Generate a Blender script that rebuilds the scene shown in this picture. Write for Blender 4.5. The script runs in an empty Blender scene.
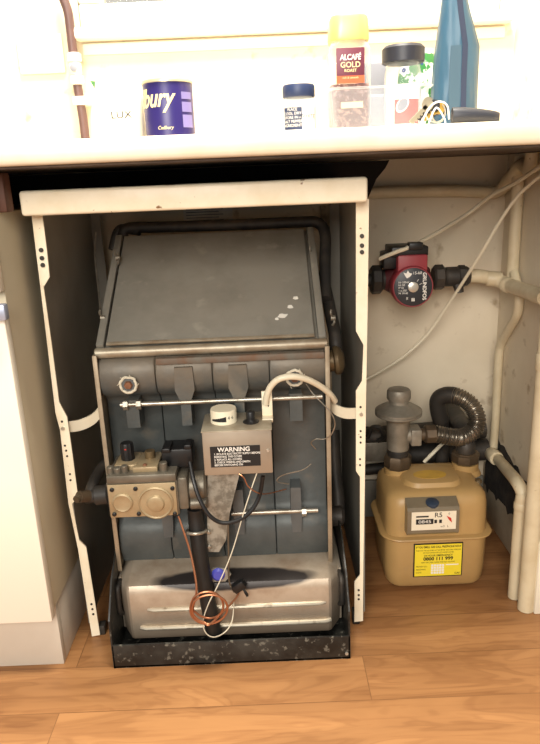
import bpy, bmesh, math, random
from mathutils import Vector as V, Matrix, noise
random.seed(4)
PI = math.pi
SC = bpy.context.scene
COL = SC.collection

# ------------------------------------------------------------------ camera
F, W, H = 660.0, 540.0, 744.0
CH, PITCH, ROLL = 0.836, math.radians(16.6), math.radians(2.4)
r0 = V((1, 0, 0)); u0 = V((0, math.sin(PITCH), math.cos(PITCH))); FW = V((0, math.cos(PITCH), -math.sin(PITCH)))
RX = r0 * math.cos(ROLL) - u0 * math.sin(ROLL)
UX = u0 * math.cos(ROLL) + r0 * math.sin(ROLL)
CP = V((0, 0, CH))
cam = bpy.data.cameras.new('camera'); cam_o = bpy.data.objects.new('camera', cam); COL.objects.link(cam_o)
cam.sensor_fit = 'VERTICAL'; cam.sensor_height = 24.0; cam.lens = F / H * 24.0
cam.clip_start = 0.02
cam_o.matrix_world = Matrix(((RX.x, UX.x, -FW.x, CP.x), (RX.y, UX.y, -FW.y, CP.y), (RX.z, UX.z, -FW.z, CP.z), (0, 0, 0, 1)))
SC.camera = cam_o


def ray(px, py):
    return RX * ((px - W / 2) / F) - UX * ((py - H / 2) / F) + FW


def A(px, py, Y):                       # where a sight line meets the upright plane at depth Y
    d = ray(px, py); return CP + d * (Y / d.y)


def AZ(px, py, Z):
    d = ray(px, py); return CP + d * ((Z - CH) / d.z)


def AX(px, py, X):
    d = ray(px, py); return CP + d * (X / d.x)


# ------------------------------------------------------------------ materials
def S(c):                               # sRGB 0-255 -> linear
    return tuple(((x / 255) / 12.92 if x / 255 <= .04045 else ((x / 255 + .055) / 1.055) ** 2.4) for x in c)


def mat(name, col, rough=.6, metal=0., col2=None, scale=8., amt=.5, detail=6., bump=0., bscale=60., spec=.5, stretch=(1, 1, 1), lo=.4, hi=.65, rvar=0., third=None, tscale=30., tlo=.62, thi=.7):
    m = bpy.data.materials.new(name); m.use_nodes = True
    nt = m.node_tree; b = nt.nodes['Principled BSDF']
    b.inputs['Roughness'].default_value = rough; b.inputs['Metallic'].default_value = metal
    b.inputs['Specular IOR Level'].default_value = spec
    c1 = S(col) + (1,)
    b.inputs['Base Color'].default_value = c1
    tc = mp = None
    if col2 or bump or third:
        tc = nt.nodes.new('ShaderNodeTexCoord'); mp = nt.nodes.new('ShaderNodeMapping'); mp.inputs['Scale'].default_value = stretch
        nt.links.new(tc.outputs['Object'], mp.inputs['Vector'])
    last = None
    if col2:
        n = nt.nodes.new('ShaderNodeTexNoise'); n.inputs['Scale'].default_value = scale; n.inputs['Detail'].default_value = detail; n.inputs['Roughness'].default_value = .6
        nt.links.new(mp.outputs[0], n.inputs['Vector'])
        mr = nt.nodes.new('ShaderNodeMapRange'); mr.inputs['From Min'].default_value = lo; mr.inputs['From Max'].default_value = hi; mr.inputs['To Max'].default_value = amt
        nt.links.new(n.outputs['Fac'], mr.inputs['Value'])
        mx = nt.nodes.new('ShaderNodeMix'); mx.data_type = 'RGBA'
        mx.inputs['A'].default_value = c1; mx.inputs['B'].default_value = S(col2) + (1,)
        nt.links.new(mr.outputs[0], mx.inputs['Factor']); last = mx.outputs['Result']
        nt.links.new(last, b.inputs['Base Color'])
        if rvar:
            ma = nt.nodes.new('ShaderNodeMath'); ma.operation = 'MULTIPLY_ADD'; ma.inputs[1].default_value = rvar; ma.inputs[2].default_value = rough
            nt.links.new(mr.outputs[0], ma.inputs[0]); nt.links.new(ma.outputs[0], b.inputs['Roughness'])
    if third:
        n = nt.nodes.new('ShaderNodeTexNoise'); n.inputs['Scale'].default_value = tscale; n.inputs['Detail'].default_value = 4
        nt.links.new(mp.outputs[0], n.inputs['Vector'])
        mr = nt.nodes.new('ShaderNodeMapRange'); mr.inputs['From Min'].default_value = tlo; mr.inputs['From Max'].default_value = thi
        nt.links.new(n.outputs['Fac'], mr.inputs['Value'])
        mx = nt.nodes.new('ShaderNodeMix'); mx.data_type = 'RGBA'
        mx.inputs['A'].default_value = c1; mx.inputs['B'].default_value = S(third) + (1,)
        if last: nt.links.new(last, mx.inputs['A'])
        nt.links.new(mr.outputs[0], mx.inputs['Factor']); nt.links.new(mx.outputs['Result'], b.inputs['Base Color'])
    if bump:
        n = nt.nodes.new('ShaderNodeTexNoise'); n.inputs['Scale'].default_value = bscale; n.inputs['Detail'].default_value = 4
        nt.links.new(mp.outputs[0], n.inputs['Vector'])
        bp = nt.nodes.new('ShaderNodeBump'); bp.inputs['Strength'].default_value = bump; bp.inputs['Distance'].default_value = .004
        nt.links.new(n.outputs['Fac'], bp.inputs['Height']); nt.links.new(bp.outputs[0], b.inputs['Normal'])
    return m


def glassy(name, tint, mixd=.25, rough=.05, dcol=(230, 235, 240)):
    m = bpy.data.materials.new(name); m.use_nodes = True; nt = m.node_tree
    for n in list(nt.nodes): nt.nodes.remove(n)
    out = nt.nodes.new('ShaderNodeOutputMaterial')
    tr = nt.nodes.new('ShaderNodeBsdfTransparent'); tr.inputs[0].default_value = S(tint) + (1,)
    pr = nt.nodes.new('ShaderNodeBsdfPrincipled'); pr.inputs['Base Color'].default_value = S(dcol) + (1,); pr.inputs['Roughness'].default_value = rough
    fr = nt.nodes.new('ShaderNodeLayerWeight'); fr.inputs[0].default_value = .3
    ma = nt.nodes.new('ShaderNodeMath'); ma.operation = 'MULTIPLY_ADD'; ma.inputs[1].default_value = .55; ma.inputs[2].default_value = mixd; ma.use_clamp = True
    nt.links.new(fr.outputs['Facing'], ma.inputs[0])
    mx = nt.nodes.new('ShaderNodeMixShader')
    nt.links.new(ma.outputs[0], mx.inputs[0]); nt.links.new(tr.outputs[0], mx.inputs[1]); nt.links.new(pr.outputs[0], mx.inputs[2]); nt.links.new(mx.outputs[0], out.inputs[0])
    return m


def floor_mat():
    m = bpy.data.materials.new('wood_laminate'); m.use_nodes = True; nt = m.node_tree; b = nt.nodes['Principled BSDF']
    L = nt.links.new; N = nt.nodes.new
    tc = N('ShaderNodeTexCoord')
    mp = N('ShaderNodeMapping'); mp.inputs['Location'].default_value = (1.055, -.887 + .105 * 21, 0)
    L(tc.outputs['Object'], mp.inputs['Vector'])
    br = N('ShaderNodeTexBrick'); br.inputs['Scale'].default_value = 1; br.inputs['Brick Width'].default_value = 1.2; br.inputs['Row Height'].default_value = .105
    br.inputs['Mortar Size'].default_value = .0009; br.inputs['Mortar Smooth'].default_value = .2; br.offset = .43; br.inputs['Color1'].default_value = (0, 0, 0, 1); br.inputs['Color2'].default_value = (1, 1, 1, 1); br.inputs['Mortar'].default_value = (.5, .5, .5, 1)
    L(mp.outputs[0], br.inputs['Vector'])
    sc = N('ShaderNodeVectorMath'); sc.operation = 'MULTIPLY_ADD'; sc.inputs[1].default_value = (7, 13, 3)
    L(br.outputs['Color'], sc.inputs[0]); L(tc.outputs['Object'], sc.inputs[2])
    st = N('ShaderNodeMapping'); st.inputs['Scale'].default_value = (2.2, 9, 1); L(sc.outputs[0], st.inputs['Vector'])
    n1 = N('ShaderNodeTexNoise'); n1.inputs['Scale'].default_value = 1.6; n1.inputs['Detail'].default_value = 3; n1.inputs['Distortion'].default_value = .6; L(st.outputs[0], n1.inputs['Vector'])
    # growth rings: contour lines of the soft noise
    ml = N('ShaderNodeMath'); ml.operation = 'MULTIPLY'; ml.inputs[1].default_value = 60; L(n1.outputs['Fac'], ml.inputs[0])
    sn = N('ShaderNodeMath'); sn.operation = 'SINE'; L(ml.outputs[0], sn.inputs[0])
    st2 = N('ShaderNodeMapping'); st2.inputs['Scale'].default_value = (6, 130, 1); L(sc.outputs[0], st2.inputs['Vector'])
    n2 = N('ShaderNodeTexNoise'); n2.inputs['Scale'].default_value = 1; n2.inputs['Detail'].default_value = 5; L(st2.outputs[0], n2.inputs['Vector'])
    r1 = N('ShaderNodeValToRGB'); e = r1.color_ramp.elements
    e[0].position = .33; e[0].color = S((134, 92, 56)) + (1,); e[1].position = .68; e[1].color = S((170, 123, 79)) + (1,)
    L(n1.outputs['Fac'], r1.inputs[0])
    mx = N('ShaderNodeMix'); mx.data_type = 'RGBA'; mx.blend_type = 'MULTIPLY'
    mr = N('ShaderNodeMapRange'); mr.inputs['From Min'].default_value = .1; mr.inputs['From Max'].default_value = 1.; mr.inputs['To Max'].default_value = .17; L(sn.outputs[0], mr.inputs['Value'])
    L(mr.outputs[0], mx.inputs['Factor']); L(r1.outputs[0], mx.inputs['A']); mx.inputs['B'].default_value = S((150, 105, 70)) + (1,)
    mx2 = N('ShaderNodeMix'); mx2.data_type = 'RGBA'; mx2.blend_type = 'MULTIPLY'
    mr2 = N('ShaderNodeMapRange'); mr2.inputs['From Min'].default_value = .5; mr2.inputs['From Max'].default_value = .75; mr2.inputs['To Max'].default_value = .28; L(n2.outputs['Fac'], mr2.inputs['Value'])
    L(mr2.outputs[0], mx2.inputs['Factor']); L(mx.outputs['Result'], mx2.inputs['A']); mx2.inputs['B'].default_value = S((165, 120, 85)) + (1,)
    mx3 = N('ShaderNodeMix'); mx3.data_type = 'RGBA'
    fm = N('ShaderNodeMath'); fm.operation = 'MULTIPLY'; fm.inputs[1].default_value = .6; L(br.outputs['Fac'], fm.inputs[0])
    L(fm.outputs[0], mx3.inputs['Factor']); L(mx2.outputs['Result'], mx3.inputs['A']); mx3.inputs['B'].default_value = S((95, 60, 34)) + (1,)
    L(mx3.outputs['Result'], b.inputs['Base Color'])
    b.inputs['Roughness'].default_value = .42; b.inputs['Specular IOR Level'].default_value = .4
    return m


def burner_mat(cx):
    """galvanised steel with the sooty lens above the burner, shaped in object space"""
    m = mat('sooty_galvanised_steel', (188, 174, 156), .42, .35, col2=(152, 132, 112), scale=14, amt=.9, lo=.4, hi=.7, bump=.15, bscale=25)
    nt = m.node_tree; L = nt.links.new; N = nt.nodes.new; b = nt.nodes['Principled BSDF']
    src = b.inputs['Base Color'].links[0].from_socket
    tc = N('ShaderNodeTexCoord'); sx = N('ShaderNodeSeparateXYZ'); L(tc.outputs['Object'], sx.inputs[0])
    nz = N('ShaderNodeTexNoise'); nz.inputs['Scale'].default_value = 28; L(tc.outputs['Object'], nz.inputs['Vector'])

    def math_(op, a, bb=None, c=None):
        n = N('ShaderNodeMath'); n.operation = op
        for i, v in enumerate((a, bb, c)):
            if v is None: continue
            if isinstance(v, (int, float)): n.inputs[i].default_value = v
            else: L(v, n.inputs[i])
        return n.outputs[0]
    ux = math_('DIVIDE', math_('SUBTRACT', sx.outputs['X'], cx), .150)
    uz = math_('DIVIDE', math_('SUBTRACT', sx.outputs['Z'], .143), .021)
    rr = math_('ADD', math_('MULTIPLY', ux, ux), math_('MULTIPLY', uz, uz))
    uy = math_('DIVIDE', math_('ADD', sx.outputs['Y'], .166), .032)
    rr = math_('ADD', rr, math_('MULTIPLY', uy, uy))
    rr = math_('ADD', rr, math_('MULTIPLY', nz.outputs['Fac'], .5))
    mr = N('ShaderNodeMapRange'); mr.inputs['From Min'].default_value = 1.45; mr.inputs['From Max'].default_value = 1.1; L(rr, mr.inputs['Value'])
    # lower half: greasy brown film under the pressed rib
    m2 = N('ShaderNodeMapRange'); m2.inputs['From Min'].default_value = .105; m2.inputs['From Max'].default_value = .02; m2.inputs['To Max'].default_value = .75
    L(math_('MULTIPLY_ADD', nz.outputs['Fac'], .06, math_('SUBTRACT', sx.outputs['Z'], .03)), m2.inputs['Value'])
    x2 = N('ShaderNodeMix'); x2.data_type = 'RGBA'; L(m2.outputs[0], x2.inputs['Factor']); L(src, x2.inputs['A']); x2.inputs['B'].default_value = S((112, 96, 80)) + (1,)
    x1 = N('ShaderNodeMix'); x1.data_type = 'RGBA'; L(mr.outputs[0], x1.inputs['Factor']); L(x2.outputs['Result'], x1.inputs['A']); x1.inputs['B'].default_value = S((52, 47, 46)) + (1,)
    L(x1.outputs['Result'], b.inputs['Base Color'])
    return m


M = {}
M['floor'] = floor_mat()
M['wall'] = mat('cream_wall_paint', (222, 210, 188), .75, col2=(208, 194, 170), scale=5, amt=.6, bump=.25, bscale=18, third=(176, 158, 132), tscale=22, tlo=.62, thi=.74)
M['white'] = mat('white_gloss_paint', (232, 224, 206), .4)
M['cream'] = mat('cream_enamel', (246, 236, 212), .35, col2=(230, 214, 180), scale=18, amt=.5, third=(132, 96, 60), tscale=60, tlo=.70, thi=.75)
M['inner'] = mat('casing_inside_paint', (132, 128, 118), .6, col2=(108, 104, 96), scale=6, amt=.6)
M['worktop'] = mat('worktop_laminate', (244, 234, 212), .35, col2=(228, 210, 178), scale=10, amt=.5)
M['chip'] = mat('bare_chipboard', (92, 78, 66), .9, col2=(52, 44, 40), scale=9, amt=.9, bump=.3, bscale=140)
M['flat_black'] = mat('gap_black', (24, 22, 24), .9)  # near-black of the board that darkens the gap under the worktop
M['rail'] = mat('brown_timber', (104, 62, 42), .65, col2=(66, 40, 30), scale=7, amt=.8, stretch=(1, 6, 1))
M['cab'] = mat('cabinet_melamine', (206, 196, 170), .5, col2=(188, 178, 152), scale=3, amt=.5)
M['door'] = mat('cabinet_door_white', (242, 234, 218), .35)
M['plinth'] = mat('plinth_board', (206, 196, 182), .5, col2=(190, 178, 162), scale=6, amt=.5)
M['skirt'] = mat('grubby_skirting_paint', (196, 182, 158), .5, col2=(150, 132, 108), scale=9, amt=.8)
M['alu'] = mat('bluish_metal', (176, 184, 206), .35, .5)
M['pipe'] = mat('painted_pipe', (214, 200, 170), .45, col2=(196, 178, 144), scale=20, amt=.6, third=(140, 116, 84), tscale=60, tlo=.7, thi=.8)
M['cable'] = mat('cream_cable', (226, 216, 192), .5)
M['slate'] = mat('blue_grey_casting', (98, 102, 103), .5, .25, col2=(72, 77, 79), scale=9, amt=.8, bump=.35, bscale=40, third=(124, 116, 102), tscale=14, tlo=.58, thi=.75)
def casting_mat():
    m = mat('rust_dusted_casting', (86, 91, 91), .5, .2, col2=(64, 69, 69), scale=9, amt=.8, bump=.35, bscale=40, third=(118, 110, 98), tscale=14, tlo=.58, thi=.75)
    nt = m.node_tree; L = nt.links.new; N = nt.nodes.new; b = nt.nodes['Principled BSDF']; src = b.inputs['Base Color'].links[0].from_socket
    tc = N('ShaderNodeTexCoord'); sx = N('ShaderNodeSeparateXYZ'); L(tc.outputs['Object'], sx.inputs[0])
    nz = N('ShaderNodeTexNoise'); nz.inputs['Scale'].default_value = 12; nz.inputs['Detail'].default_value = 5; L(tc.outputs['Object'], nz.inputs['Vector'])
    ad = N('ShaderNodeMath'); ad.operation = 'MULTIPLY_ADD'; ad.inputs[1].default_value = .16; L(nz.outputs['Fac'], ad.inputs[0]); L(sx.outputs['Z'], ad.inputs[2])
    mr = N('ShaderNodeMapRange'); mr.inputs['From Min'].default_value = .545; mr.inputs['From Max'].default_value = .62; mr.inputs['To Max'].default_value = .8; L(ad.outputs[0], mr.inputs['Value'])
    x = N('ShaderNodeMix'); x.data_type = 'RGBA'; L(mr.outputs[0], x.inputs['Factor']); L(src, x.inputs['A']); x.inputs['B'].default_value = S((122, 110, 94)) + (1,); L(x.outputs['Result'], b.inputs['Base Color'])
    return m


M['casting'] = casting_mat()
M['slate_rust'] = mat('rusty_casting_rim', (112, 106, 96), .7, .2, col2=(116, 84, 62), scale=24, amt=.9, bump=.4, bscale=60)
M['hood'] = mat('dull_zinc_sheet', (142, 139, 130), .45, .3, col2=(116, 113, 104), scale=7, amt=.7, third=(158, 154, 142), tscale=26, tlo=.62, thi=.8, rvar=.15)
M['hoodrim'] = mat('stained_zinc_rim', (168, 160, 142), .42, .4, col2=(132, 114, 92), scale=22, amt=.8)
M['jacket'] = mat('jacket_edge', (170, 156, 134), .5, .4, col2=(130, 112, 90), scale=20, amt=.7)
M['burner'] = burner_mat(.018)
M['ribmetal'] = mat('bright_rib_steel', (226, 216, 196), .28, .8, col2=(150, 130, 104), scale=40, amt=.8, lo=.55, hi=.7)
M['blackp'] = mat('flecked_black_paint', (28, 28, 27), .34, .1, col2=(54, 54, 51), scale=26, amt=.8, third=(104, 102, 94), tscale=110, tlo=.60, thi=.68)
M['black'] = mat('black_plastic', (18, 18, 20), .42)
M['blackrub'] = mat('black_rubber', (20, 20, 20), .5, col2=(38, 37, 36), scale=30, amt=.5)
M['die'] = mat('die_cast_alloy', (122, 116, 104), .45, .5, col2=(92, 84, 72), scale=26, amt=.7, bump=.2, bscale=80)
M['valveface'] = mat('pale_gold_alloy', (176, 158, 126), .42, .4, col2=(148, 126, 94), scale=24, amt=.6)
M['brass'] = mat('tarnished_brass', (120, 102, 74), .45, .5, col2=(86, 72, 54), scale=30, amt=.7)
M['copper'] = mat('copper_tube', (176, 118, 86), .35, .8)
M['boxmetal'] = mat('control_box_steel', (170, 158, 142), .42, .45, col2=(152, 138, 122), scale=10, amt=.6)
M['galv'] = mat('mottled_galvanised_sheet', (164, 162, 152), .42, .4, col2=(118, 114, 104), scale=60, amt=.9, lo=.42, hi=.58)
M['dial'] = mat('ivory_plastic', (236, 226, 200), .4)
M['labelblack'] = mat('black_label', (20, 20, 22), .5)
M['ink'] = mat('white_print', (238, 234, 226), .6)
M['inkblack'] = mat('black_print', (26, 24, 24), .6)
M['grease'] = mat('rusty_bolt', (140, 96, 70), .6, .4, col2=(96, 62, 44), scale=60, amt=.8)
M['fibre'] = mat('jointing_fibre', (212, 204, 184), .9)
M['silver'] = mat('zinc_plated_rod', (184, 178, 166), .35, .75, col2=(130, 120, 104), scale=40, amt=.7)
M['darkiron'] = mat('dark_iron_pipe', (48, 46, 44), .55, .3, col2=(80, 72, 64), scale=18, amt=.7, bump=.3, bscale=50)
M['blue'] = mat('blue_cap', (72, 74, 168), .4)
M['meter'] = mat('meter_tan_enamel', (182, 148, 96), .42, col2=(162, 128, 80), scale=6, amt=.6, third=(168, 138, 96), tscale=24, tlo=.64, thi=.8)
M['meterrim'] = mat('meter_rim_enamel', (186, 150, 96), .4, col2=(168, 136, 88), scale=20, amt=.6)
M['index'] = mat('smoky_window', (124, 112, 92), .25, col2=(100, 90, 74), scale=14, amt=.6)
M['indexface'] = mat('index_card', (232, 222, 200), .5)
M['seal'] = mat('blue_seal', (46, 58, 76), .45)
M['red'] = mat('red_print', (200, 50, 36), .5)
M['yellow'] = mat('yellow_label', (236, 214, 52), .5)
M['oldyellow'] = mat('faded_orange_label', (206, 164, 66), .6, col2=(180, 140, 70), scale=40, amt=.6)
M['grey_alloy'] = mat('grey_governor_alloy', (150, 144, 132), .5, .45, col2=(112, 104, 92), scale=28, amt=.7, bump=.25, bscale=70)
M['ironnut'] = mat('brown_iron_nut', (98, 82, 64), .5, .45, col2=(66, 56, 46), scale=30, amt=.7)
M['hose'] = mat('stainless_corrugated_hose', (150, 142, 130), .28, .85, col2=(92, 86, 78), scale=16, amt=.7)
M['hosesleeve'] = mat('dark_hose_cover', (56, 52, 48), .5, .3)
M['pumpred'] = mat('pump_red', (158, 58, 66), .45, col2=(136, 48, 56), scale=14, amt=.6)
M['volute'] = mat('pump_volute_dark_red', (92, 36, 40), .55, col2=(64, 34, 34), scale=16, amt=.7)
M['plate'] = mat('pump_plate', (36, 38, 44), .4)
M['screw'] = mat('chromed_screw', (196, 192, 182), .3, .7)
M['darkscrew'] = mat('dark_hole', (46, 38, 32), .7)
M['purple'] = mat('purple_tin_print', (36, 26, 92), .35)
M['tinmetal'] = mat('tin_rim', (214, 204, 170), .3, .6)
M['goldtext'] = mat('pale_gold_print', (236, 222, 164), .45)
M['navy'] = mat('navy_lid', (34, 48, 84), .45)
M['glass'] = glassy('clear_glass', (236, 238, 238), .08, .04)
M['tub'] = glassy('frosted_plastic', (248, 249, 252), .10, .3)
M['coffee'] = mat('coffee_granules', (124, 58, 44), .8, col2=(206, 150, 130), scale=160, amt=.8, lo=.5, hi=.6)
M['coffeelabel'] = mat('maroon_label', (104, 44, 62), .45, col2=(84, 32, 56), scale=6, amt=.6)
M['orangeband'] = mat('orange_label_band', (206, 92, 52), .5)
M['goldcap'] = mat('gold_cap', (232, 206, 130), .35, .3)
M['bag'] = mat('petrol_blue_fabric', (48, 82, 104), .4, col2=(38, 68, 92), scale=6, amt=.7)
bp__ = M['bag'].node_tree; nb_ = bp__.nodes.new('ShaderNodeTexNoise'); nb_.inputs['Scale'].default_value = 3.5; nb_.inputs['Detail'].default_value = 1
bu_ = bp__.nodes.new('ShaderNodeBump'); bu_.inputs['Strength'].default_value = .3; bu_.inputs['Distance'].default_value = .02
bp__.links.new(nb_.outputs['Fac'], bu_.inputs['Height']); bp__.links.new(bu_.outputs[0], bp__.nodes['Principled BSDF'].inputs['Normal'])
M['bag_panel'] = mat('dark_teal_fabric', (34, 66, 84), .5)
M['zip'] = mat('navy_zip', (24, 36, 62), .6)
M['fob'] = mat('black_fob', (38, 40, 50), .45)
M['green'] = mat('green_print', (70, 128, 70), .6)
M['redcup'] = mat('red_cup_print', (206, 62, 52), .5)
M['pane'] = glassy('window_pane', (250, 250, 250), .03, .02)
M['paper'] = mat('off_white_paper', (226, 222, 212), .8, col2=(196, 190, 180), scale=30, amt=.6)
M['lilac'] = mat('lilac_print', (120, 112, 170), .5)
M['gunk'] = mat('black_dirt', (34, 30, 28), .95, col2=(70, 60, 50), scale=26, amt=.6, bump=.8, bscale=50)
M['grey'] = mat('grey_plastic', (128, 130, 140), .5)
M['key'] = mat('nickel_key', (170, 160, 140), .35, .75)
M['keygold'] = mat('brass_key', (196, 160, 80), .35, .75)
M['brownpipe'] = mat('brown_painted_pipe', (96, 70, 66), .45, col2=(70, 52, 52), scale=14, amt=.6)
M['lag'] = mat('rough_lagging', (150, 138, 118), .95, col2=(96, 86, 72), scale=30, amt=.9, bump=.8, bscale=60)

# ------------------------------------------------------------------ mesh builder
ORIG = {}


class MB:
    def __init__(s): s.v = []; s.f = []

    def add(s, vs, fs):
        o = len(s.v); s.v += [V(p) for p in vs]; s.f += [tuple(i + o for i in q) for q in fs]; return s

    def bm(s, bm_, mtx=None):
        bm_.verts.index_update()
        s.add([(mtx @ v.co if mtx else v.co.copy()) for v in bm_.verts], [[v.index for v in f.verts] for f in bm_.faces]); bm_.free(); return s

    def box(s, x0, x1, y0, y1, z0, z1, bev=0., seg=2, mtx=None):
        b = bmesh.new(); bmesh.ops.create_cube(b, size=1)
        for v in b.verts: v.co = V(((x0 + x1) / 2 + v.co.x * (x1 - x0), (y0 + y1) / 2 + v.co.y * (y1 - y0), (z0 + z1) / 2 + v.co.z * (z1 - z0)))
        if bev: bmesh.ops.bevel(b, geom=list(b.edges), offset=bev, segments=seg, affect='EDGES', profile=.5)
        return s.bm(b, mtx)

    def ring(s, loops, closed=False, caps=True):
        n = len(loops[0]); o = len(s.v)
        for l in loops: s.v += [V(p) for p in l]
        k = len(loops)
        for i in range(k if closed else k - 1):
            a = o + i * n; b = o + ((i + 1) % k) * n
            for j in range(n): s.f.append((a + j, a + (j + 1) % n, b + (j + 1) % n, b + j))
        if caps and not closed:
            s.f.append(tuple(o + j for j in range(n))[::-1]); s.f.append(tuple(o + (k - 1) * n + j for j in range(n)))
        return s

    def lathe(s, prof, org, axis=(0, 0, 1), n=28, caps=True):
        ax = V(axis).normalized(); t = V((1, 0, 0)) if abs(ax.x) < .9 else V((0, 1, 0))
        a = (t - ax * t.dot(ax)).normalized(); b = ax.cross(a); org = V(org)
        return s.ring([[org + ax * h + (a * math.cos(2 * PI * j / n) + b * math.sin(2 * PI * j / n)) * r for j in range(n)] for r, h in prof], caps=caps)

    def cyl(s, p, q, r, r2=None, n=24, bev=0.):
        p, q = V(p), V(q); L = (q - p).length; r2 = r if r2 is None else r2
        pr = [(r, 0), (r2, L)] if not bev else [(r - bev, 0), (r, bev), (r2, L - bev), (r2 - bev, L)]
        return s.lathe(pr, p, q - p, n)

    def tube(s, pts, r, n=12, res=6, smooth=True, closed=False):
        pts = [V(p) for p in pts]
        if smooth and len(pts) > 2: pts, rs = cat(pts, res, r, closed)
        else: rs = [r(i / (len(pts) - 1)) if callable(r) else r for i in range(len(pts))]
        k = len(pts); T = []
        for i in range(k):
            if closed: d = pts[(i + 1) % k] - pts[i - 1]
            else: d = pts[min(i + 1, k - 1)] - pts[max(i - 1, 0)]
            T.append(d.normalized())
        t = V((0, 0, 1)) if abs(T[0].z) < .9 else V((1, 0, 0))
        a = (t - T[0] * t.dot(T[0])).normalized(); loops = []
        for i in range(k):
            a = (a - T[i] * a.dot(T[i])).normalized(); b = T[i].cross(a)
            loops.append([pts[i] + (a * math.cos(2 * PI * j / n) + b * math.sin(2 * PI * j / n)) * rs[i] for j in range(n)])
        return s.ring(loops, closed=closed)

    def prism(s, poly, off):
        off = V(off); return s.ring([[V(p) for p in poly], [V(p) + off for p in poly]])

    def xprofile(s, prof, x0, x1):                     # (Y, z) outline swept along X
        return s.prism([(x0, y, z) for y, z in prof], (x1 - x0, 0, 0))

    def strip(s, pts, width, thick):                    # a bent flat strap: path + vertical width
        L = []
        pts, _ = cat([V(p) for p in pts], 6, 1)
        for i, p in enumerate(pts):
            d = (pts[min(i + 1, len(pts) - 1)] - pts[max(i - 1, 0)]).normalized(); nn = V((-d.y, d.x, 0)).normalized() * thick / 2; up = V((0, 0, width / 2))
            L.append([p + nn + up, p - nn + up, p - nn - up, p + nn - up])
        return s.ring(L)

    def text(s, string, org, right, up, size, align='CENTER', ext=.0003, shear=0., bold=0., cyl=None, squeeze=1.):
        c = bpy.data.curves.new('t', 'FONT'); c.body = string; c.size = 1; c.align_x = align; c.align_y = 'CENTER'; c.shear = shear; c.offset = bold; c.resolution_u = 3
        o = bpy.data.objects.new('t', c); me = bpy.data.meshes.new_from_object(o)
        right = V(right).normalized(); up = V(up).normalized(); nrm = right.cross(up); org = V(org)
        b = bmesh.new(); b.from_mesh(me)
        if cyl: bmesh.ops.subdivide_edges(b, edges=[e for e in b.edges if e.calc_length() > .15], cuts=2, use_grid_fill=False)
        for v in b.verts:
            x, y = v.co.x * size * squeeze, v.co.y * size
            if cyl:
                cx, cy, R, a0 = cyl; a = a0 + x / R
                v.co = V((cx + R * math.sin(a), cy - R * math.cos(a), org.z + y))
            else: v.co = org + right * x + up * y + nrm * ext
        s.bm(b)
        bpy.data.objects.remove(o); bpy.data.curves.remove(c); bpy.data.meshes.remove(me)
        return s

    def quad(s, a, b, c, d, th=.0006):                  # thin plate facing the viewer side
        a, b, c, d = map(V, (a, b, c, d)); n = (b - a).cross(d - a).normalized() * th
        if n.y > 0 and abs(n.y) > abs(n.z): n = -n
        return s.prism([a, b, c, d], n)

    def build(s, name, m, parent=None, smooth=35.):
        root = parent
        while root is not None and root.parent is not None: root = root.parent
        org = V(ORIG.get(root.name, (0, 0, 0))) if root is not None else V((0, 0, 0))
        me = bpy.data.meshes.new(name); me.from_pydata([tuple(v - org) for v in s.v], [], s.f)
        b = bmesh.new(); b.from_mesh(me); bmesh.ops.remove_doubles(b, verts=b.verts, dist=1e-6); bmesh.ops.recalc_face_normals(b, faces=b.faces); b.to_mesh(me); b.free()
        me.materials.append(m if not isinstance(m, str) else M[m])
        if smooth:
            me.polygons.foreach_set('use_smooth', [True] * len(me.polygons)); me.set_sharp_from_angle(angle=math.radians(smooth))
        me.update()
        o = bpy.data.objects.new(name, me); COL.objects.link(o)
        if parent is not None: o.parent = parent
        return o


def cat(pts, res, r, closed=False):
    n = len(pts); out = []; rs = []
    seg = n if closed else n - 1
    for i in range(seg):
        if closed: p0, p1, p2, p3 = pts[i - 1], pts[i], pts[(i + 1) % n], pts[(i + 2) % n]
        else: p0, p1, p2, p3 = pts[max(i - 1, 0)], pts[i], pts[i + 1], pts[min(i + 2, n - 1)]
        for k in range(res):
            t = k / res
            out.append(.5 * ((2 * p1) + (p2 - p0) * t + (2 * p0 - 5 * p1 + 4 * p2 - p3) * t * t + (3 * p1 - p0 - 3 * p2 + p3) * t ** 3))
            rs.append(r((i + t) / seg) if callable(r) else r)
    if not closed: out.append(pts[-1]); rs.append(r(1) if callable(r) else r)
    return out, rs


def thing(name, loc, label, cat_, group=None):
    o = bpy.data.objects.new(name, None); COL.objects.link(o); o.location = loc; o.empty_display_size = .05
    ORIG[o.name] = tuple(loc); o['label'] = label; o['category'] = cat_
    if group: o['group'] = group
    return o


def tag(o, label, cat_, group=None):
    o['label'] = label; o['category'] = cat_
    if group: o['group'] = group
    return o


def struct(o): o['kind'] = 'structure'; return o


def lab(o, label): o['label'] = label; return o


# ================================================================== SETTING
YW, XR = 1.50, .535
WT, WU, WF = .892, .858, .92            # worktop top, underside, front edge
struct(MB().box(-1.6, 1.2, -1.6, 1.56, -.03, 0).build('floor', 'floor'))
zs = A(230, 36, YW).z; xl = A(77, 20, YW).x; xr = A(503, 20, YW).x
ZT = 1.75
wb = MB().box(-1.6, XR + .06, YW, YW + .10, 0, zs).box(-1.6, xl, YW, YW + .10, zs, ZT).box(xr, XR + .06, YW, YW + .10, zs, ZT).box(xl, xr, YW, YW + .1, 1.62, ZT)
struct(wb.build('wall_back', 'wall'))
struct(MB().box(XR, XR + .06, .85, YW, 0, ZT).build('wall_right', 'wall'))
struct(MB().box(XR - .016, XR, .98, YW, 0, .135, .004).build('baseboard_right', 'skirt'))
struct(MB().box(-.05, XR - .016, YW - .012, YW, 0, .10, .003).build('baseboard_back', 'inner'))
xb_ = .4915
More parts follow.
